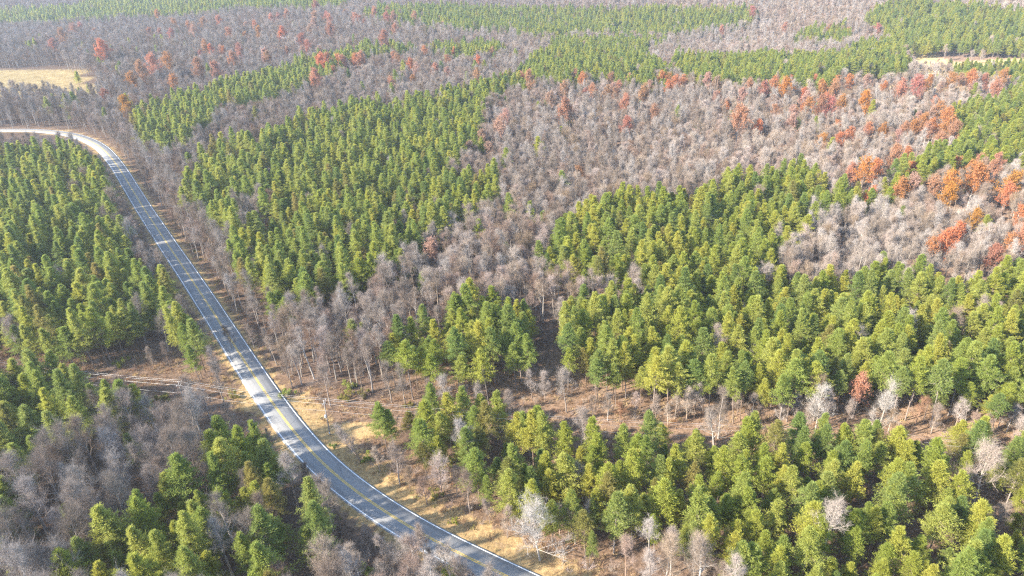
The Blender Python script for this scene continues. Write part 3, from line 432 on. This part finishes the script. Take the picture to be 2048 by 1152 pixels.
stray = (st == -1) & (rng.uniform(size=len(pts_p)) < .012) & ~is_open(pts_p[:, 0], pts_p[:, 1]) & (pts_p[:, 1] < 900) & (rd > 14)
keep = ((st >= 0) | stray) & (rd > 8.2) & thin & ~inside(OPEN_GROUND['far field'], pts_p[:, 0], pts_p[:, 1]) & ~inside(OPEN_GROUND['bend verge'], pts_p[:, 0], pts_p[:, 1]) & ~inside(OPEN_GROUND['gap trail'], pts_p[:, 0], pts_p[:, 1])
pts_p, st_p = pts_p[keep], st[keep]
pts_b = np.concatenate([jitter_grid(72, 150, 5.0), jitter_grid(150, 330, 4.2), jitter_grid(330, 760, 5.2), jitter_grid(760, 1350, 7.2, margin=30), jitter_grid(1350, 2500, 9.5, margin=0)])
q = wobble(pts_b, 1.6); st = stand_of(q[:, 0], q[:, 1]); rd = road_dist(pts_b[:, 0], pts_b[:, 1])
op = is_open(pts_b[:, 0], pts_b[:, 1]); u = rng.uniform(size=len(pts_b))
lane_ = np.interp(pts_b[:, 1], np.array(ROAD)[::-1, 1], np.array(ROAD)[::-1, 0])
keep = (rd > np.where(pts_b[:, 0] > lane_, 6.6, 8.2)) & (((st == -1) & ~op) | ((st == -2) & (u < .35)) | ((st >= 0) & (u < .035)))
pts_b = pts_b[keep]
def away(p, spots, d):
    m = np.ones(len(p), bool)
    for s_ in spots: m &= np.hypot(p[:, 0] - s_[0], p[:, 1] - s_[1]) > d
    return m
pts_b = pts_b[away(pts_b, AUTUMN, 4.4) & away(pts_b, BARE_SPOTS, 3.5)]
for ax_, ay_, as_, ac_ in AUTUMN:                          # each coloured tree has open sky on its near side
    u_ = np.array([-ax_, -ay_]) / math.hypot(ax_, ay_); d_ = pts_b - [ax_, ay_]; f_ = d_ @ u_
    pts_b = pts_b[~((f_ > 0) & (f_ < 14 + ay_ * .012) & (np.abs(d_ @ np.array([-u_[1], u_[0]])) < 4.4))]
pts_p = pts_p[away(pts_p, AUTUMN, 3.2)]; 
st_p = stand_of(*wobble(pts_p, 1.6).T)

# ------------------------------------------------------------------ prototypes
pine_protos = []
PSPEC = [('m', 17.1, 3.7, 0.36, 84), ('y', 16.6, 3.87, 0.32, 88), ('m', 18.1, 3.44, 0.4, 80), ('y', 15.7, 3.53, 0.3, 84), ('d', 17.1, 3.53, 0.36, 84), ('o', 16.6, 3.61, 0.42, 62), ('m', 16.1, 3.96, 0.34, 90), ('y', 17.6, 3.35, 0.36, 78), ('y', 16.0, 3.7, 0.32, 84), ('m', 17.5, 3.27, 0.33, 76), ('y', 17.6, 3.61, 0.54, 66), ('m', 17.1, 3.7, 0.52, 68), ('d', 17.6, 3.35, 0.55, 62)]
for i, (c, H_, r_, b_, nb) in enumerate(PSPEC):
    tr, cr = build_pine(100 + i, H_, r_, b_, nb, thin=.3 if c == 'o' else 0)
    pine_protos.append((c, tr.mesh('pine_trunk', PINE_BARK), cr.mesh('pine_crown', PM[c]), H_, (tr, cr)))
bare_protos = []
BSPEC = [('l', 16.5, 3.6, .42, 17, 1), ('g', 17.5, 3.2, .48, 16, .9), ('l', 15, 4.0, .36, 18, 1.1), ('t', 16, 3.4, .44, 17, 1), ('g', 18, 3.0, .46, 15, .85), ('p', 15.5, 3.6, .40, 17, 1), ('l', 17, 2.9, .5, 15, .85), ('g', 16, 3.9, .38, 18, 1.1)]
for i, (c, H_, r_, f_, nl, sp) in enumerate(BSPEC):
    tr, cr = build_hardwood(300 + i, H_, r_, f_, nl, spread=sp)
    TK = 'w' if i in (1, 4, 6, 7, 2) else 'g'
    bare_protos.append((c, tr.mesh('hardwood_trunk', BM[TK]), cr.mesh('hardwood_twigs', BM[c]), H_, (tr, cr)))
aut_protos = []
for i, (H_, r_, f_, nl, lf) in enumerate([(17, 4.9, .28, 22, 6500), (18, 4.4, .3, 22, 6000), (15.5, 5.0, .26, 22, 4600), (17.5, 4.2, .32, 20, 3000)]):
    tr, cr, lv = build_hardwood(500 + i, H_, r_, f_, nl, sub=7, tw=5, spread=1.1, leaf=lf)
    aut_protos.append((tr.mesh('oak_trunk', BM['l']), cr.mesh('oak_twigs', BM['l']), lv.mesh('oak_leaves', AM['r']), H_))

ORD = 'first second third fourth fifth sixth seventh eighth ninth tenth eleventh twelfth thirteenth fourteenth fifteenth sixteenth seventeenth eighteenth nineteenth twentieth'.split()
def ordinal(k):
    return ORD[k] if k < 20 else ('twenty-' + ORD[k - 20] if k < 29 else ('thirtieth' if k == 29 else 'thirty-' + ORD[k - 30]))
def places(px, py, per=13):
    """for things of one patch: (place from the left, row from the front) in words"""
    n_ = len(px); o = np.argsort(-np.asarray(py)); rows = max(1, round(n_ / per)); out = [None] * n_
    for r, chunk in enumerate(np.array_split(o, rows)):
        for c, i in enumerate(sorted(chunk, key=lambda i: px[i])): out[i] = (ordinal(c), ordinal(r), rows)
    return out
LEAN = .07                                                # the whole wood leans a little, away from the afternoon side
def lean_tilt(rot, jit):
    return np.c_[-LEAN * np.sin(rot), -LEAN * np.cos(rot)] + jit
def plant(name, x, y, scale, rot, parts, label, cat, group, tilt=(0, 0), z=None):
    e = bpy.data.objects.new(name, None); e.empty_display_size = .5; link(e)
    e.location = (x, y, float(height(x, y)) if z is None else z); e.rotation_euler = (tilt[0], tilt[1], rot); e.scale = scale if np.ndim(scale) else (scale,) * 3
    tag(e, label, cat, group)
    for pn, me, mat in parts:
        o = bpy.data.objects.new(pn, me); link(o, e)
        if mat is not None: o.material_slots[0].link = 'OBJECT'; o.material_slots[0].material = mat
    return e

# sizes
TONE = {'m': 'mid green', 'y': 'yellow green', 'd': 'deep green', 'o': 'sparse olive'}
STAND_SAY = {'left stand': 'stand left of the road', 'lower left stand': 'lower left stand', 'bottom diagonal stand': 'bottom stand left of road', 'long middle stand': 'long stand right of the road', 'big right stand': 'small block behind bare strip', 'big right stand east': 'wide block behind bare strip', 'bottom right stand': 'bottom right stand', 'centre right stand': 'centre right stand', 'lower road pines': 'clump below the road', 'bottom pines': 'clump at the bottom edge', 'corner pine': 'left edge', 'left pine by road': 'gap beside the road'}
n_p = len(pts_p); zp = height(pts_p[:, 0], pts_p[:, 1])
young = np.array([stand_names[k] == 'bottom right stand' for k in st_p])
sc_p = rng.uniform(.66, 1.2, n_p) * np.where(young, .84, 1.0) * np.where(rng.uniform(size=n_p) < .07, .7, 1)
gold = np.clip(.18 + (pts_p[:, 0] + 60) / 260, .12, .5)  # greener left, yellower right: effect of viewing angle on light, put into tree colour
var_p = np.where(rng.uniform(size=n_p) < gold, rng.choice([1, 3, 7, 8], n_p), rng.choice([0, 2, 6, 9, 0, 2, 6, 9, 4, 4, 5], n_p))
blk = np.array([stand_names[k].startswith('big right') for k in st_p]); front = np.array([stand_names[k] if k >= 0 else '' for k in stand_of(pts_p[:, 0], pts_p[:, 1] - 9)])
edge = blk & ~np.array([f.startswith('big right') for f in front]); var_p = np.where(edge, rng.integers(10, 13, n_p), var_p); rot_p = rng.uniform(0, 6.283, n_p)
px, py, dep = percent(pts_p[:, 0], pts_p[:, 1], zp + 11 * sc_p)
slant = np.sqrt(pts_p[:, 0] ** 2 + pts_p[:, 1] ** 2 + (CAM_H - 10) ** 2) / sc_p
slant[(px < -.5) | (px > 100.5) | (py < 0) | (py > 101)] = 1e9
order = np.argsort(slant); N_PINE = 300 - len(LONE_PINES); solo = order[:N_PINE]
where = {}
for k in set(st_p[solo]):
    m = [i for i in solo if st_p[i] == k]
    for i, w in zip(m, places(px[m], py[m])): where[i] = w
for i in solo:
    c, tm, cm, H_, _ = pine_protos[var_p[i]]
    x, y = pts_p[i]; s = float(sc_p[i]); ws = s ** .7 * float(rng.uniform(.82, 1.16)) * (1.05 if young[i] else 1.0)
    a, r_, nr = where[i]; stand = STAND_SAY.get(stand_names[st_p[i]], 'pine stand') if st_p[i] >= 0 else 'scattered pines amid hardwoods'
    lab = '%s pine, %s from left%s of %s' % (TONE[c], a, ' in %s row' % r_ if nr > 1 else '', stand)
    plant('pine_tree', x, y, (ws, ws, s), float(rot_p[i]), [('trunk', tm, None), ('crown', cm, None)], lab, 'pine', 'planted pines', tilt=tuple(lean_tilt(rot_p[i], rng.normal(0, .03, 2))[0]))
rest = np.ones(n_p, bool); rest[solo] = False
LONE_SAY = ['narrow deep green cedar-like conifer beside bare trees near bottom road verge', 'lone pine at the right end of the golden field', 'taller pine just below the golden field by the driveway', 'smaller pine beside the driveway below the golden field', 'dark spreading conifer nearest the far bend of the road', 'deep green pine right of the golden field among grey hardwoods', 'green pine under the large orange tree behind the golden field', 'pointed pine at the lower tip of the long middle stand', 'small pine at the upper edge of the bottom right stand']
for k, (x, y, h, c) in enumerate(LONE_PINES):
    pr = [p for p in pine_protos if p[0] == c]; pr = pr[k % len(pr)]
    ws = h / pr[3] * (1.15 if k else .8)
    lab = LONE_SAY[k]
    plant('pine_tree', x, y, (ws, ws, h / pr[3]), k * 1.3, [('trunk', pr[1], None), ('crown', pr[2], None)], lab, 'pine', 'lone pines')

CSAY = {'l': 'grey', 'g': 'silver grey', 't': 'tan', 'w': 'pale', 'p': 'pinkish', 'o': 'russet'}
bs = np.array([b[:2] for b in BARE_SPOTS]); bz = np.array([b[2] * .5 for b in BARE_SPOTS]); bpx, bpy_, _ = percent(bs[:, 0], bs[:, 1], bz)
zone = np.array(['strip' if inside(OPEN_GROUND['strip'], b[0], b[1]) else ('right' if (b[0] > np.interp(b[1], R[::-1, 1], R[::-1, 0])) else 'left') for b in bs])
ZSAY = {'strip': 'of those on the bare strip', 'right': 'in open ground right of road', 'left': 'in open ground left of road'}
bare_lab = [''] * len(bs)
for zn in ZSAY:
    m = np.where(zone == zn)[0]
    for k, i in enumerate(m[np.argsort(bpx[m])]):
        b = BARE_SPOTS[i]; bare_lab[i] = '%s%s leafless tree, %s from left %s' % ('leaning ' if abs(b[5]) > 3 else '', CSAY[b[3]], ordinal(k), ZSAY[zn])
for k, (x, y, h, c, w, lean) in enumerate(BARE_SPOTS):
    tr, cr = build_hardwood(700 + k, h, h * .265, .2 if h > 11 else .16, 24 if c == 'w' and w > 1.5 else 16, sub=12 if c == 'w' and w > 1.5 else 9, spread=w, lean=lean, wid=.017)
    lab = bare_lab[k]
    plant('bare_tree', x, y, 1.0, 0.0, [('trunk', tr.mesh('bare_trunk', BM[c]), None), ('crown', cr.mesh('bare_twigs', BM[c]), None)], lab, 'bare tree', 'leafless trees near the road and strip', tilt=(0, -LEAN))
n_b = len(pts_b); zb_ = height(pts_b[:, 0], pts_b[:, 1])
sc_b = rng.uniform(.62, 1.12, n_b) * np.where(pts_b[:, 1] > 760, 1.12, 1.0) * np.where(pts_b[:, 1] > 1350, 1.15, 1.0)
rdb = road_dist(pts_b[:, 0], pts_b[:, 1]); sc_b *= np.where(rdb < 12, .78, 1) * np.where(pts_b[:, 1] < 150, 1.08, 1)
tone_field = np.sin(pts_b[:, 0] / 37 + 1) * np.sin(pts_b[:, 1] / 43 + 2) + rng.normal(0, .8, n_b)
var_b = np.where(tone_field > 1.0, rng.choice([3, 5], n_b), np.where(tone_field < -1.1, rng.choice([1, 7, 1], n_b), rng.choice([0, 1, 2, 6, 7, 3, 5], n_b)))
rot_b = rng.uniform(0, 6.283, n_b)
low = (pts_b[:, 0] < -45) & (pts_b[:, 1] < 150); sc_b = np.where(low, sc_b * 1.12, sc_b); var_b = np.where(low, rng.choice([1, 7, 4, 0, 2], n_b), var_b)  # silver bark favoured: paler colour makes up for pine shade on this wood
px, py, dep = percent(pts_b[:, 0], pts_b[:, 1], zb_ + 9 * sc_b)
slant = np.sqrt(pts_b[:, 0] ** 2 + pts_b[:, 1] ** 2 + (CAM_H - 9) ** 2) / sc_b
slant[(px < 0) | (px > 100) | (py < 0) | (py > 100)] = 1e9
solo_b = np.argsort(slant)[:300 - len(BARE_SPOTS)]
lane = np.interp(pts_b[:, 1], R[::-1, 1], R[::-1, 0])
zone_b = np.where(pts_b[:, 0] < lane, np.where(pts_b[:, 1] < 150, 0, 1), np.where(px < 38, 2, 3))
ZB = ['bottom left corner wood', 'scrub left of road', 'wood right of road', 'wood between pine blocks']
where = {}
for k in range(4):
    m = [i for i in solo_b if zone_b[i] == k]
    if m:
        for i, w in zip(m, places(px[m], py[m])): where[i] = w
for i in solo_b:
    c, tm, cm, H_, _ = bare_protos[var_b[i]]; x, y = pts_b[i]; s = float(sc_b[i]); a, r_, nr = where[i]
    lab = '%s leafless tree, %s from left in %s row of %s' % (CSAY[c], a, r_, ZB[zone_b[i]])
    plant('bare_tree', x, y, s, float(rot_b[i]), [('trunk', tm, None), ('crown', cm, None)], lab, 'bare tree', 'leafless hardwoods', tilt=tuple(lean_tilt(rot_b[i], rng.normal(0, .035, 2))[0]))
rest_b = np.ones(n_b, bool); rest_b[solo_b] = False

ASAY = {'r': 'rust red', 'o': 'orange', 'g': 'golden orange', 'c': 'crimson', 'b': 'brown orange', 'p': 'faded pink'}
aa = np.array([a[:2] for a in AUTUMN]); apx, apy, _ = percent(aa[:, 0], aa[:, 1], height(aa[:, 0], aa[:, 1]) + 8.5)
def azone(px_, py_):
    if py_ > 60: return 'on the bare strip between pine blocks'
    if px_ < 40: return 'in the far left woods'
    if px_ < 70: return 'in the upper middle woods' if py_ < 30 else 'in the middle woods'
    return ('in the far upper right woods' if py_ < 11 else 'in the upper right woods') if py_ < 28 else 'in the grey woods at right edge'
aut_lab = [''] * len(aa); az_ = [azone(a, b) for a, b in zip(apx, apy)]
for zn in set(az_):
    for cc in ASAY:
        m = [i for i in range(len(aa)) if az_[i] == zn and AUTUMN[i][3] == cc]
        for k, i in enumerate(sorted(m, key=lambda i: apx[i])): aut_lab[i] = '%s leaved tree%s %s' % (ASAY[cc], ', %s such from left' % ordinal(k) if len(m) > 1 else '', zn)
for k, (x, y, s, c) in enumerate(AUTUMN):
    tr, cr, lv, H_ = aut_protos[k % 4 if k < len(AUTUMN) - 1 else 0]
    s2 = s * float(rng.uniform(.9, 1.05)) * (1.28 if x < -100 and y > 400 else (1.12 if y > 450 else 1.0))
    lab = aut_lab[k]
    e = plant('autumn_tree', x, y, s2, float(rng.uniform(0, 6.28)), [('trunk', tr, None), ('crown', lv, AM[c])], lab, 'autumn tree', 'autumn coloured trees')
    crown = [o for o in e.children if o.name.startswith('crown')][0]
    link(bpy.data.objects.new('twigs', cr), crown)

# ------------------------------------------------------------------ the rest of the wood: too many to count, geometry-node instances
def merged(name, builds_mats):
    V, Fs, idx, off, mats = [], [], [], 0, []
    for k, (b, m) in enumerate(builds_mats):
        v = np.concatenate(b.V); V.append(v); mats.append(m)
        for f in b.F: Fs.append(f + off); idx.append(np.full(len(f), k))
        off += len(v)
    o = bpy.data.objects.new(name, mesh(name, np.concatenate(V), Fs, mats, np.concatenate(idx))); return o
def scatter(name, P, S, Rz, tilt, var, sources, label, cat=None):
    me = bpy.data.meshes.new(name); me.vertices.add(len(P)); me.vertices.foreach_set('co', np.asarray(P, np.float32).ravel())
    a = me.attributes.new('size', 'FLOAT_VECTOR', 'POINT'); a.data.foreach_set('vector', np.asarray(S, np.float32).ravel())
    a = me.attributes.new('turn', 'FLOAT_VECTOR', 'POINT'); a.data.foreach_set('vector', np.c_[tilt, Rz].astype(np.float32).ravel())
    a = me.attributes.new('pick', 'INT', 'POINT'); a.data.foreach_set('value', np.asarray(var, np.int32))
    o = tag(link(bpy.data.objects.new(name, me)), label, cat, None, 'stuff')
    ng = bpy.data.node_groups.new(name + '_nodes', 'GeometryNodeTree')
    ng.interface.new_socket('Geometry', in_out='INPUT', socket_type='NodeSocketGeometry'); ng.interface.new_socket('Geometry', in_out='OUTPUT', socket_type='NodeSocketGeometry')
    gi, go = ng.nodes.new('NodeGroupInput'), ng.nodes.new('NodeGroupOutput'); ip = ng.nodes.new('GeometryNodeInstanceOnPoints'); jn = ng.nodes.new('GeometryNodeJoinGeometry')
    for src in reversed(sources):
        oi = ng.nodes.new('GeometryNodeObjectInfo'); oi.inputs['Object'].default_value = src; oi.inputs['As Instance'].default_value = False
        gti = ng.nodes.new('GeometryNodeGeometryToInstance'); ng.links.new(oi.outputs['Geometry'], gti.inputs[0]); ng.links.new(gti.outputs[0], jn.inputs[0])
    def na(nm, t):
        k = ng.nodes.new('GeometryNodeInputNamedAttribute'); k.data_type = t; k.inputs['Name'].default_value = nm; return [s for s in k.outputs if s.enabled and s.name == 'Attribute'][0]
    ng.links.new(gi.outputs[0], ip.inputs['Points']); ng.links.new(jn.outputs[0], ip.inputs['Instance']); ip.inputs['Pick Instance'].default_value = True
    ng.links.new(na('pick', 'INT'), ip.inputs['Instance Index']); ng.links.new(na('size', 'FLOAT_VECTOR'), ip.inputs['Scale']); ng.links.new(na('turn', 'FLOAT_VECTOR'), ip.inputs['Rotation'])
    ng.links.new(ip.outputs[0], go.inputs[0]); md = o.modifiers.new('scatter', 'NODES'); md.node_group = ng
    return o
pine_src = [merged('pine_source', [(p[4][0], PINE_BARK), (p[4][1], PM[p[0]])]) for p in pine_protos]
bare_src = [merged('hardwood_source', [(p[4][0], p[1].materials[0]), (p[4][1], BM[p[0]])]) for p in bare_protos]
m = rest; w = sc_p[m] ** .7 * rng.uniform(.82, 1.16, m.sum())
scatter('pine_forest', np.c_[pts_p[m], zp[m]], np.c_[w, w, sc_p[m]], rot_p[m], lean_tilt(rot_p[m], rng.normal(0, .03, (m.sum(), 2))), var_p[m], pine_src, 'green pine forest in blocks receding into the distance')
m = rest_b; w = sc_b[m] * rng.uniform(.9, 1.15, m.sum())
scatter('hardwood_forest', np.c_[pts_b[m], zb_[m]], np.c_[w, w, sc_b[m]], rot_b[m], lean_tilt(rot_b[m], rng.normal(0, .035, (m.sum(), 2))), var_b[m], bare_src, 'grey leafless hardwood forest filling the land between pine stands')

# undergrowth
br_src = []
for i, (c, h, ns, tw) in enumerate([('l', 3.2, 6, 26), ('t', 2.4, 7, 22), ('p', 2.8, 6, 24), ('o', 1.6, 8, 20), ('t', 1.2, 9, 16)]):
    br_src.append(merged('brush_source', [(build_brush(900 + i, h, ns, tw), BM[c])]))
pb = np.concatenate([jitter_grid(74, 330, 2.9, .5, 25), jitter_grid(330, 620, 4.6, .5, 10)])
q = wobble(pb, 1.); st = stand_of(q[:, 0], q[:, 1]); op = is_open(pb[:, 0], pb[:, 1]); rd = road_dist(pb[:, 0], pb[:, 1]); u = rng.uniform(size=len(pb))
inr = inside(OPEN_GROUND['roadside'], pb[:, 0], pb[:, 1]); ins = inside(OPEN_GROUND['strip'], pb[:, 0], pb[:, 1]); inc = inside(OPEN_GROUND['corridor'], pb[:, 0], pb[:, 1])
prob = np.where(st >= 0, .12, .62); prob = np.where(op, .25, prob); prob = np.where(inr, .5, prob); prob = np.where(ins, .5, prob); prob = np.where(inc, .65, prob)
keep = (u < prob) & (rd > 5.6) & ~inside(OPEN_GROUND['field'], pb[:, 0], pb[:, 1]) & (np.hypot((pb[:, 0] + 44) / 13, (pb[:, 1] - 145) / 5) > 1); pb, op2, rd = pb[keep], op[keep], rd[keep]
v = np.where(op2 | (rd < 10), rng.choice([1, 3, 4, 4, 2], len(pb)), rng.choice([0, 0, 1, 2, 3], len(pb))); s = rng.uniform(.5, 1.25, len(pb)) * np.where(rd < 9, .6, 1)
scatter('brush', np.c_[pb, height(pb[:, 0], pb[:, 1])], np.c_[s * 1.1, s * 1.1, s], rng.uniform(0, 6.28, len(pb)), rng.normal(0, .08, (len(pb), 2)), v, br_src, 'leafless brush and saplings growing under and between the trees')

# dry grass on the verges and open ground
straw_mats = [plain_mat('dry_grass', (.50, .36, .17), .9), plain_mat('dead_weeds', (.33, .20, .11), .9), plain_mat('olive_grass', (.28, .25, .085), .9)]
gsrc = []
for i, mt in enumerate(straw_mats):
    g = np.random.default_rng(950 + i); b = Build(); n_ = 46; a = np.c_[g.normal(0, .35, (n_, 2)), np.full(n_, -.05)]
    b.add(*slivers(a, unit(np.c_[g.normal(0, .45, (n_, 2)), np.full(n_, 1.)]), g.uniform(.3, .8, n_), .07, g)); gsrc.append(merged('grass_source', [(b, mt)]))
pg = jitter_grid(76, 300, 1.15, .5, 10); rd = road_dist(pg[:, 0], pg[:, 1]); op = is_open(pg[:, 0], pg[:, 1]); u = rng.uniform(size=len(pg))
patch = np.sin(pg[:, 0] / 5.1 + 2 * np.sin(pg[:, 1] / 7)) * np.sin(pg[:, 1] / 4.3)
keep = (rd > 4.5) & (op | (rd < 9)) & (u < .5 + .35 * patch) & (np.hypot((pg[:, 0] + 44) / 12, (pg[:, 1] - 147) / 3) > 1) & ~inside(OPEN_GROUND['gap trail'], pg[:, 0], pg[:, 1]); pg, rd, patch = pg[keep], rd[keep], patch[keep]
v = np.where(rd < 8, rng.choice([0, 0, 1, 2], len(pg)), rng.choice([0, 1, 1, 1], len(pg))); s = rng.uniform(.5, 1.3, len(pg)) * np.where(rd < 6, .6, 1)
scatter('dry_grass', np.c_[pg, height(pg[:, 0], pg[:, 1])], np.c_[s, s, s], rng.uniform(0, 6.28, len(pg)), rng.normal(0, .05, (len(pg), 2)), v, gsrc, 'dry straw coloured grass and weeds on verges and clearings')

# low evergreen shrubs
ev = Build(); g = np.random.default_rng(77); n_ = 90
cl = np.c_[g.normal(0, .75, (14, 2)), g.uniform(.25, 1.35, 14)]; rr = g.uniform(.3, .62, 14)
d = unit(g.normal(size=(14, n_, 3))); pp = (cl[:, None] + d * (rr[:, None] * g.uniform(.3, 1.1, (14, n_)))[..., None]).reshape(-1, 3)
ev.add(*leaves(pp, .2, g)); evm = ev.mesh('evergreen_leaves', PM['o'])
stm = build_brush(88, 1.6, 6, 4); stmesh = stm.mesh('shrub_stems', BM['t'])
spx = percent([a[0] for a in SHRUBS], [a[1] for a in SHRUBS], np.ones(len(SHRUBS)))[0]
for k, (x, y, s, c) in enumerate(SHRUBS):
    lab = '%s evergreen bush, %s from left of the low bushes' % ({'d': 'dark', 'o': 'olive', 'y': 'yellowish'}[c], ordinal(int(np.argsort(np.argsort(spx))[k])))
    plant('evergreen_bush', x, y, s, k * 1.7, [('foliage', evm, PM[c]), ('stems', stmesh, None)], lab, 'bush', 'low evergreen bushes')

# ------------------------------------------------------------------ utility poles and wires
wood, metal, ceram = plain_mat('weathered_pole_wood', (.27, .24, .21), .85), plain_mat('galvanised_steel', (.55, .56, .57), .45, .6), plain_mat('insulator_glaze', (.62, .60, .57), .35)
wire_mat = plain_mat('aluminium_wire', (.62, .60, .57), .45, .3)
PH = 10.8; heads = []
def lathe(prof, sides=12, c=(0, 0, 0)):
    an = np.arange(sides) * 2 * np.pi / sides; V = np.concatenate([np.c_[np.cos(an) * r + c[0], np.sin(an) * r + c[1], np.full(sides, z + c[2])] for r, z in prof])
    b = (np.arange(len(prof) - 1) * sides)[:, None]; k = np.arange(sides); k2 = (k + 1) % sides
    return V, np.stack([b + k, b + k2, b + sides + k2, b + sides + k], -1).reshape(-1, 4)
def boxv(c, d):
    s = np.array([[x, y, z] for x in (-1, 1) for y in (-1, 1) for z in (-1, 1)]) * np.array(d) / 2 + np.array(c)
    return s, np.array([[0, 1, 3, 2], [4, 6, 7, 5], [0, 4, 5, 1], [2, 3, 7, 6], [0, 2, 6, 4], [1, 5, 7, 3]])
PSAY = ['grey utility pole beyond the left edge', 'grey utility pole with crossarm among bare trees left of road', 'wooden utility pole with white transformer in roadside clearing', 'pale utility pole with crossarm rising from the bottom right pines', 'utility pole beyond the right edge']
pole_mesh = None
for k, (x, y) in enumerate(POLES):
    z = float(height(x, y)); a = POLES[max(k - 1, 0)]; b = POLES[min(k + 1, len(POLES) - 1)]; ang = math.atan2(b[1] - a[1], b[0] - a[0])
    H_ = PH + (1.2 if k == 1 else 0)
    if 0 < k < len(POLES) - 1 or True:
        e = bpy.data.objects.new('utility_pole', None); link(e); e.location = (x, y, z); e.rotation_euler = Vector((0, 0, 0)) ; e.rotation_euler = (-.04 * math.sin(ang), -.04 * math.cos(ang), ang); tag(e, PSAY[k], 'utility pole', 'utility poles along the power line')
        P = Build(); P.add(*lathe([(.17, -.8), (.16, 2), (.135, H_ * .6), (.11, H_), (.02, H_ + .05)])); link(bpy.data.objects.new('pole', P.mesh('pole', wood)), e)
        P = Build(); P.add(*boxv((.14, 0, H_ - .35), (.11, 2.5, .14))); arm = link(bpy.data.objects.new('crossarm', P.mesh('crossarm', wood)), e)
        for yy in (-1.1, 0., 1.1):
            P = Build(); P.add(*lathe([(.03, 0), (.09, .05), (.06, .12), (.1, .17), (.06, .25), (.02, .3)], 8, (.14 if yy else 0, yy, H_ - (.28 if yy else -.04)))); link(bpy.data.objects.new('insulator', P.mesh('insulator', ceram)), arm)
        for s_ in (-1, 1):
            P = Build(); P.add(*tubes(np.array([[.1, s_ * .75, H_ - .42]]), np.array([[.1, 0, H_ - 1.2]]), .025, .025, 5)); link(bpy.data.objects.new('brace', P.mesh('brace', metal)), e)
        if k == 2:
            P = Build(); P.add(*lathe([(.02, 0), (.24, .02), (.26, .2), (.26, .85), (.22, .95), (.05, 1.05)], 14, (-.1, -.46, H_ * .55)))
            link(bpy.data.objects.new('transformer', P.mesh('transformer', ceram)), e)
            P = Build(); P.add(*boxv((0, -.24, .9), (.3, .22, .5))); link(bpy.data.objects.new('meter_box', P.mesh('meter_box', ceram)), e)
    R2 = np.array([[math.cos(ang), -math.sin(ang)], [math.sin(ang), math.cos(ang)]])
    heads.append([np.r_[np.array([x, y]) + R2 @ np.array([.14 if yy else 0, yy]), z + H_ + (.02 if yy else .34)] for yy in (-1.1, 0., 1.1)] + [np.r_[np.array([x, y]) + R2 @ np.array([0, -.16]), z + H_ * .74]])
WSAY = ['near outer power wire strung on the crossarms of utility poles', 'middle power wire strung over the tops of utility poles', 'far outer power wire strung on the crossarms of utility poles', 'lower neutral wire strung below the crossarms of utility poles']
for wi in range(4):
    pts = []
    for a, b in zip(heads[:-1], heads[1:]):
        p, q = a[wi], b[wi]; span = np.hypot(*(q - p)[:2]); n_ = max(10, int(span / 4))
        for t in np.linspace(0, 1, n_, endpoint=False): v = p + (q - p) * t; v[2] -= 4 * t * (1 - t) * min(1.6, span * .017); pts.append(v)
    pts.append(heads[-1][wi]); pts = np.array(pts)
    P = Build(); P.add(*tubes(pts[:-1], pts[1:], .019, .019, 4)); tag(link(bpy.data.objects.new('power_wire', P.mesh('power_wire', wire_mat))), WSAY[wi], 'power wire', 'wires of the power line')

# ------------------------------------------------------------------ a far house roof between the trees
hx, hy = HOUSE
hz = float(height(hx, hy)); e = bpy.data.objects.new('house', None); link(e); e.location = (hx, hy, hz); e.rotation_euler[2] = .05
tag(e, 'small far house with pale metal roof among grey hardwoods', 'house')
P = Build(); P.add(*boxv((0, 0, 1.5), (16, 8, 3.0))); link(bpy.data.objects.new('wall', P.mesh('wall', plain_mat('house_wall', (.5, .47, .43)))), e)
V = np.array([[x, y, z] for x in (-8.5, 8.5) for y, z in ((-4.6, 2.95), (0, 5.6), (4.6, 2.95), (-4.6, 3.1), (0, 5.75), (4.6, 3.1))])
P = Build(); P.add(V, np.array([[3, 9, 10, 4], [4, 10, 11, 5], [0, 1, 7, 6], [1, 2, 8, 7], [0, 6, 9, 3], [2, 5, 11, 8], [0, 3, 4, 1], [1, 4, 5, 2], [6, 7, 10, 9], [7, 8, 11, 10]]))
link(bpy.data.objects.new('roof', P.mesh('roof', plain_mat('metal_roof', (.78, .80, .82), .4))), e)
for xx in (-5, 0, 5):
    P = Build(); P.add(*boxv((xx, -4.03, 1.5), (1.2, .1, 1.5 if xx else 2.2))); link(bpy.data.objects.new('window' if xx else 'door', P.mesh('opening', plain_mat('dark_glass', (.05, .06, .07), .2))), e)

# ------------------------------------------------------------------ air
hm = bpy.data.materials.new('haze'); hm.use_nodes = True; ht = hm.node_tree; ht.nodes.clear()
ho = ht.nodes.new('ShaderNodeOutputMaterial'); pv = ht.nodes.new('ShaderNodeVolumePrincipled')
pv.inputs['Color'].default_value = (.80, .88, 1.0, 1); pv.inputs['Density'].default_value = .00015; pv.inputs['Anisotropy'].default_value = .35
ht.links.new(pv.outputs[0], ho.inputs['Volume'])
V, Fc = boxv((0, 3000, 0), (13400, 9400, 1)); zmin, zmax = float(Z.min()) - 1.5, max(float(Z.max()) + 30, CAM_H + 8)
V[:, 2] = np.where(V[:, 2] < 0, zmin, zmax)
tag(link(bpy.data.objects.new('haze', mesh('haze', V, Fc, [hm]))), 'thin pale blue haze over the woods', None, None, 'stuff')
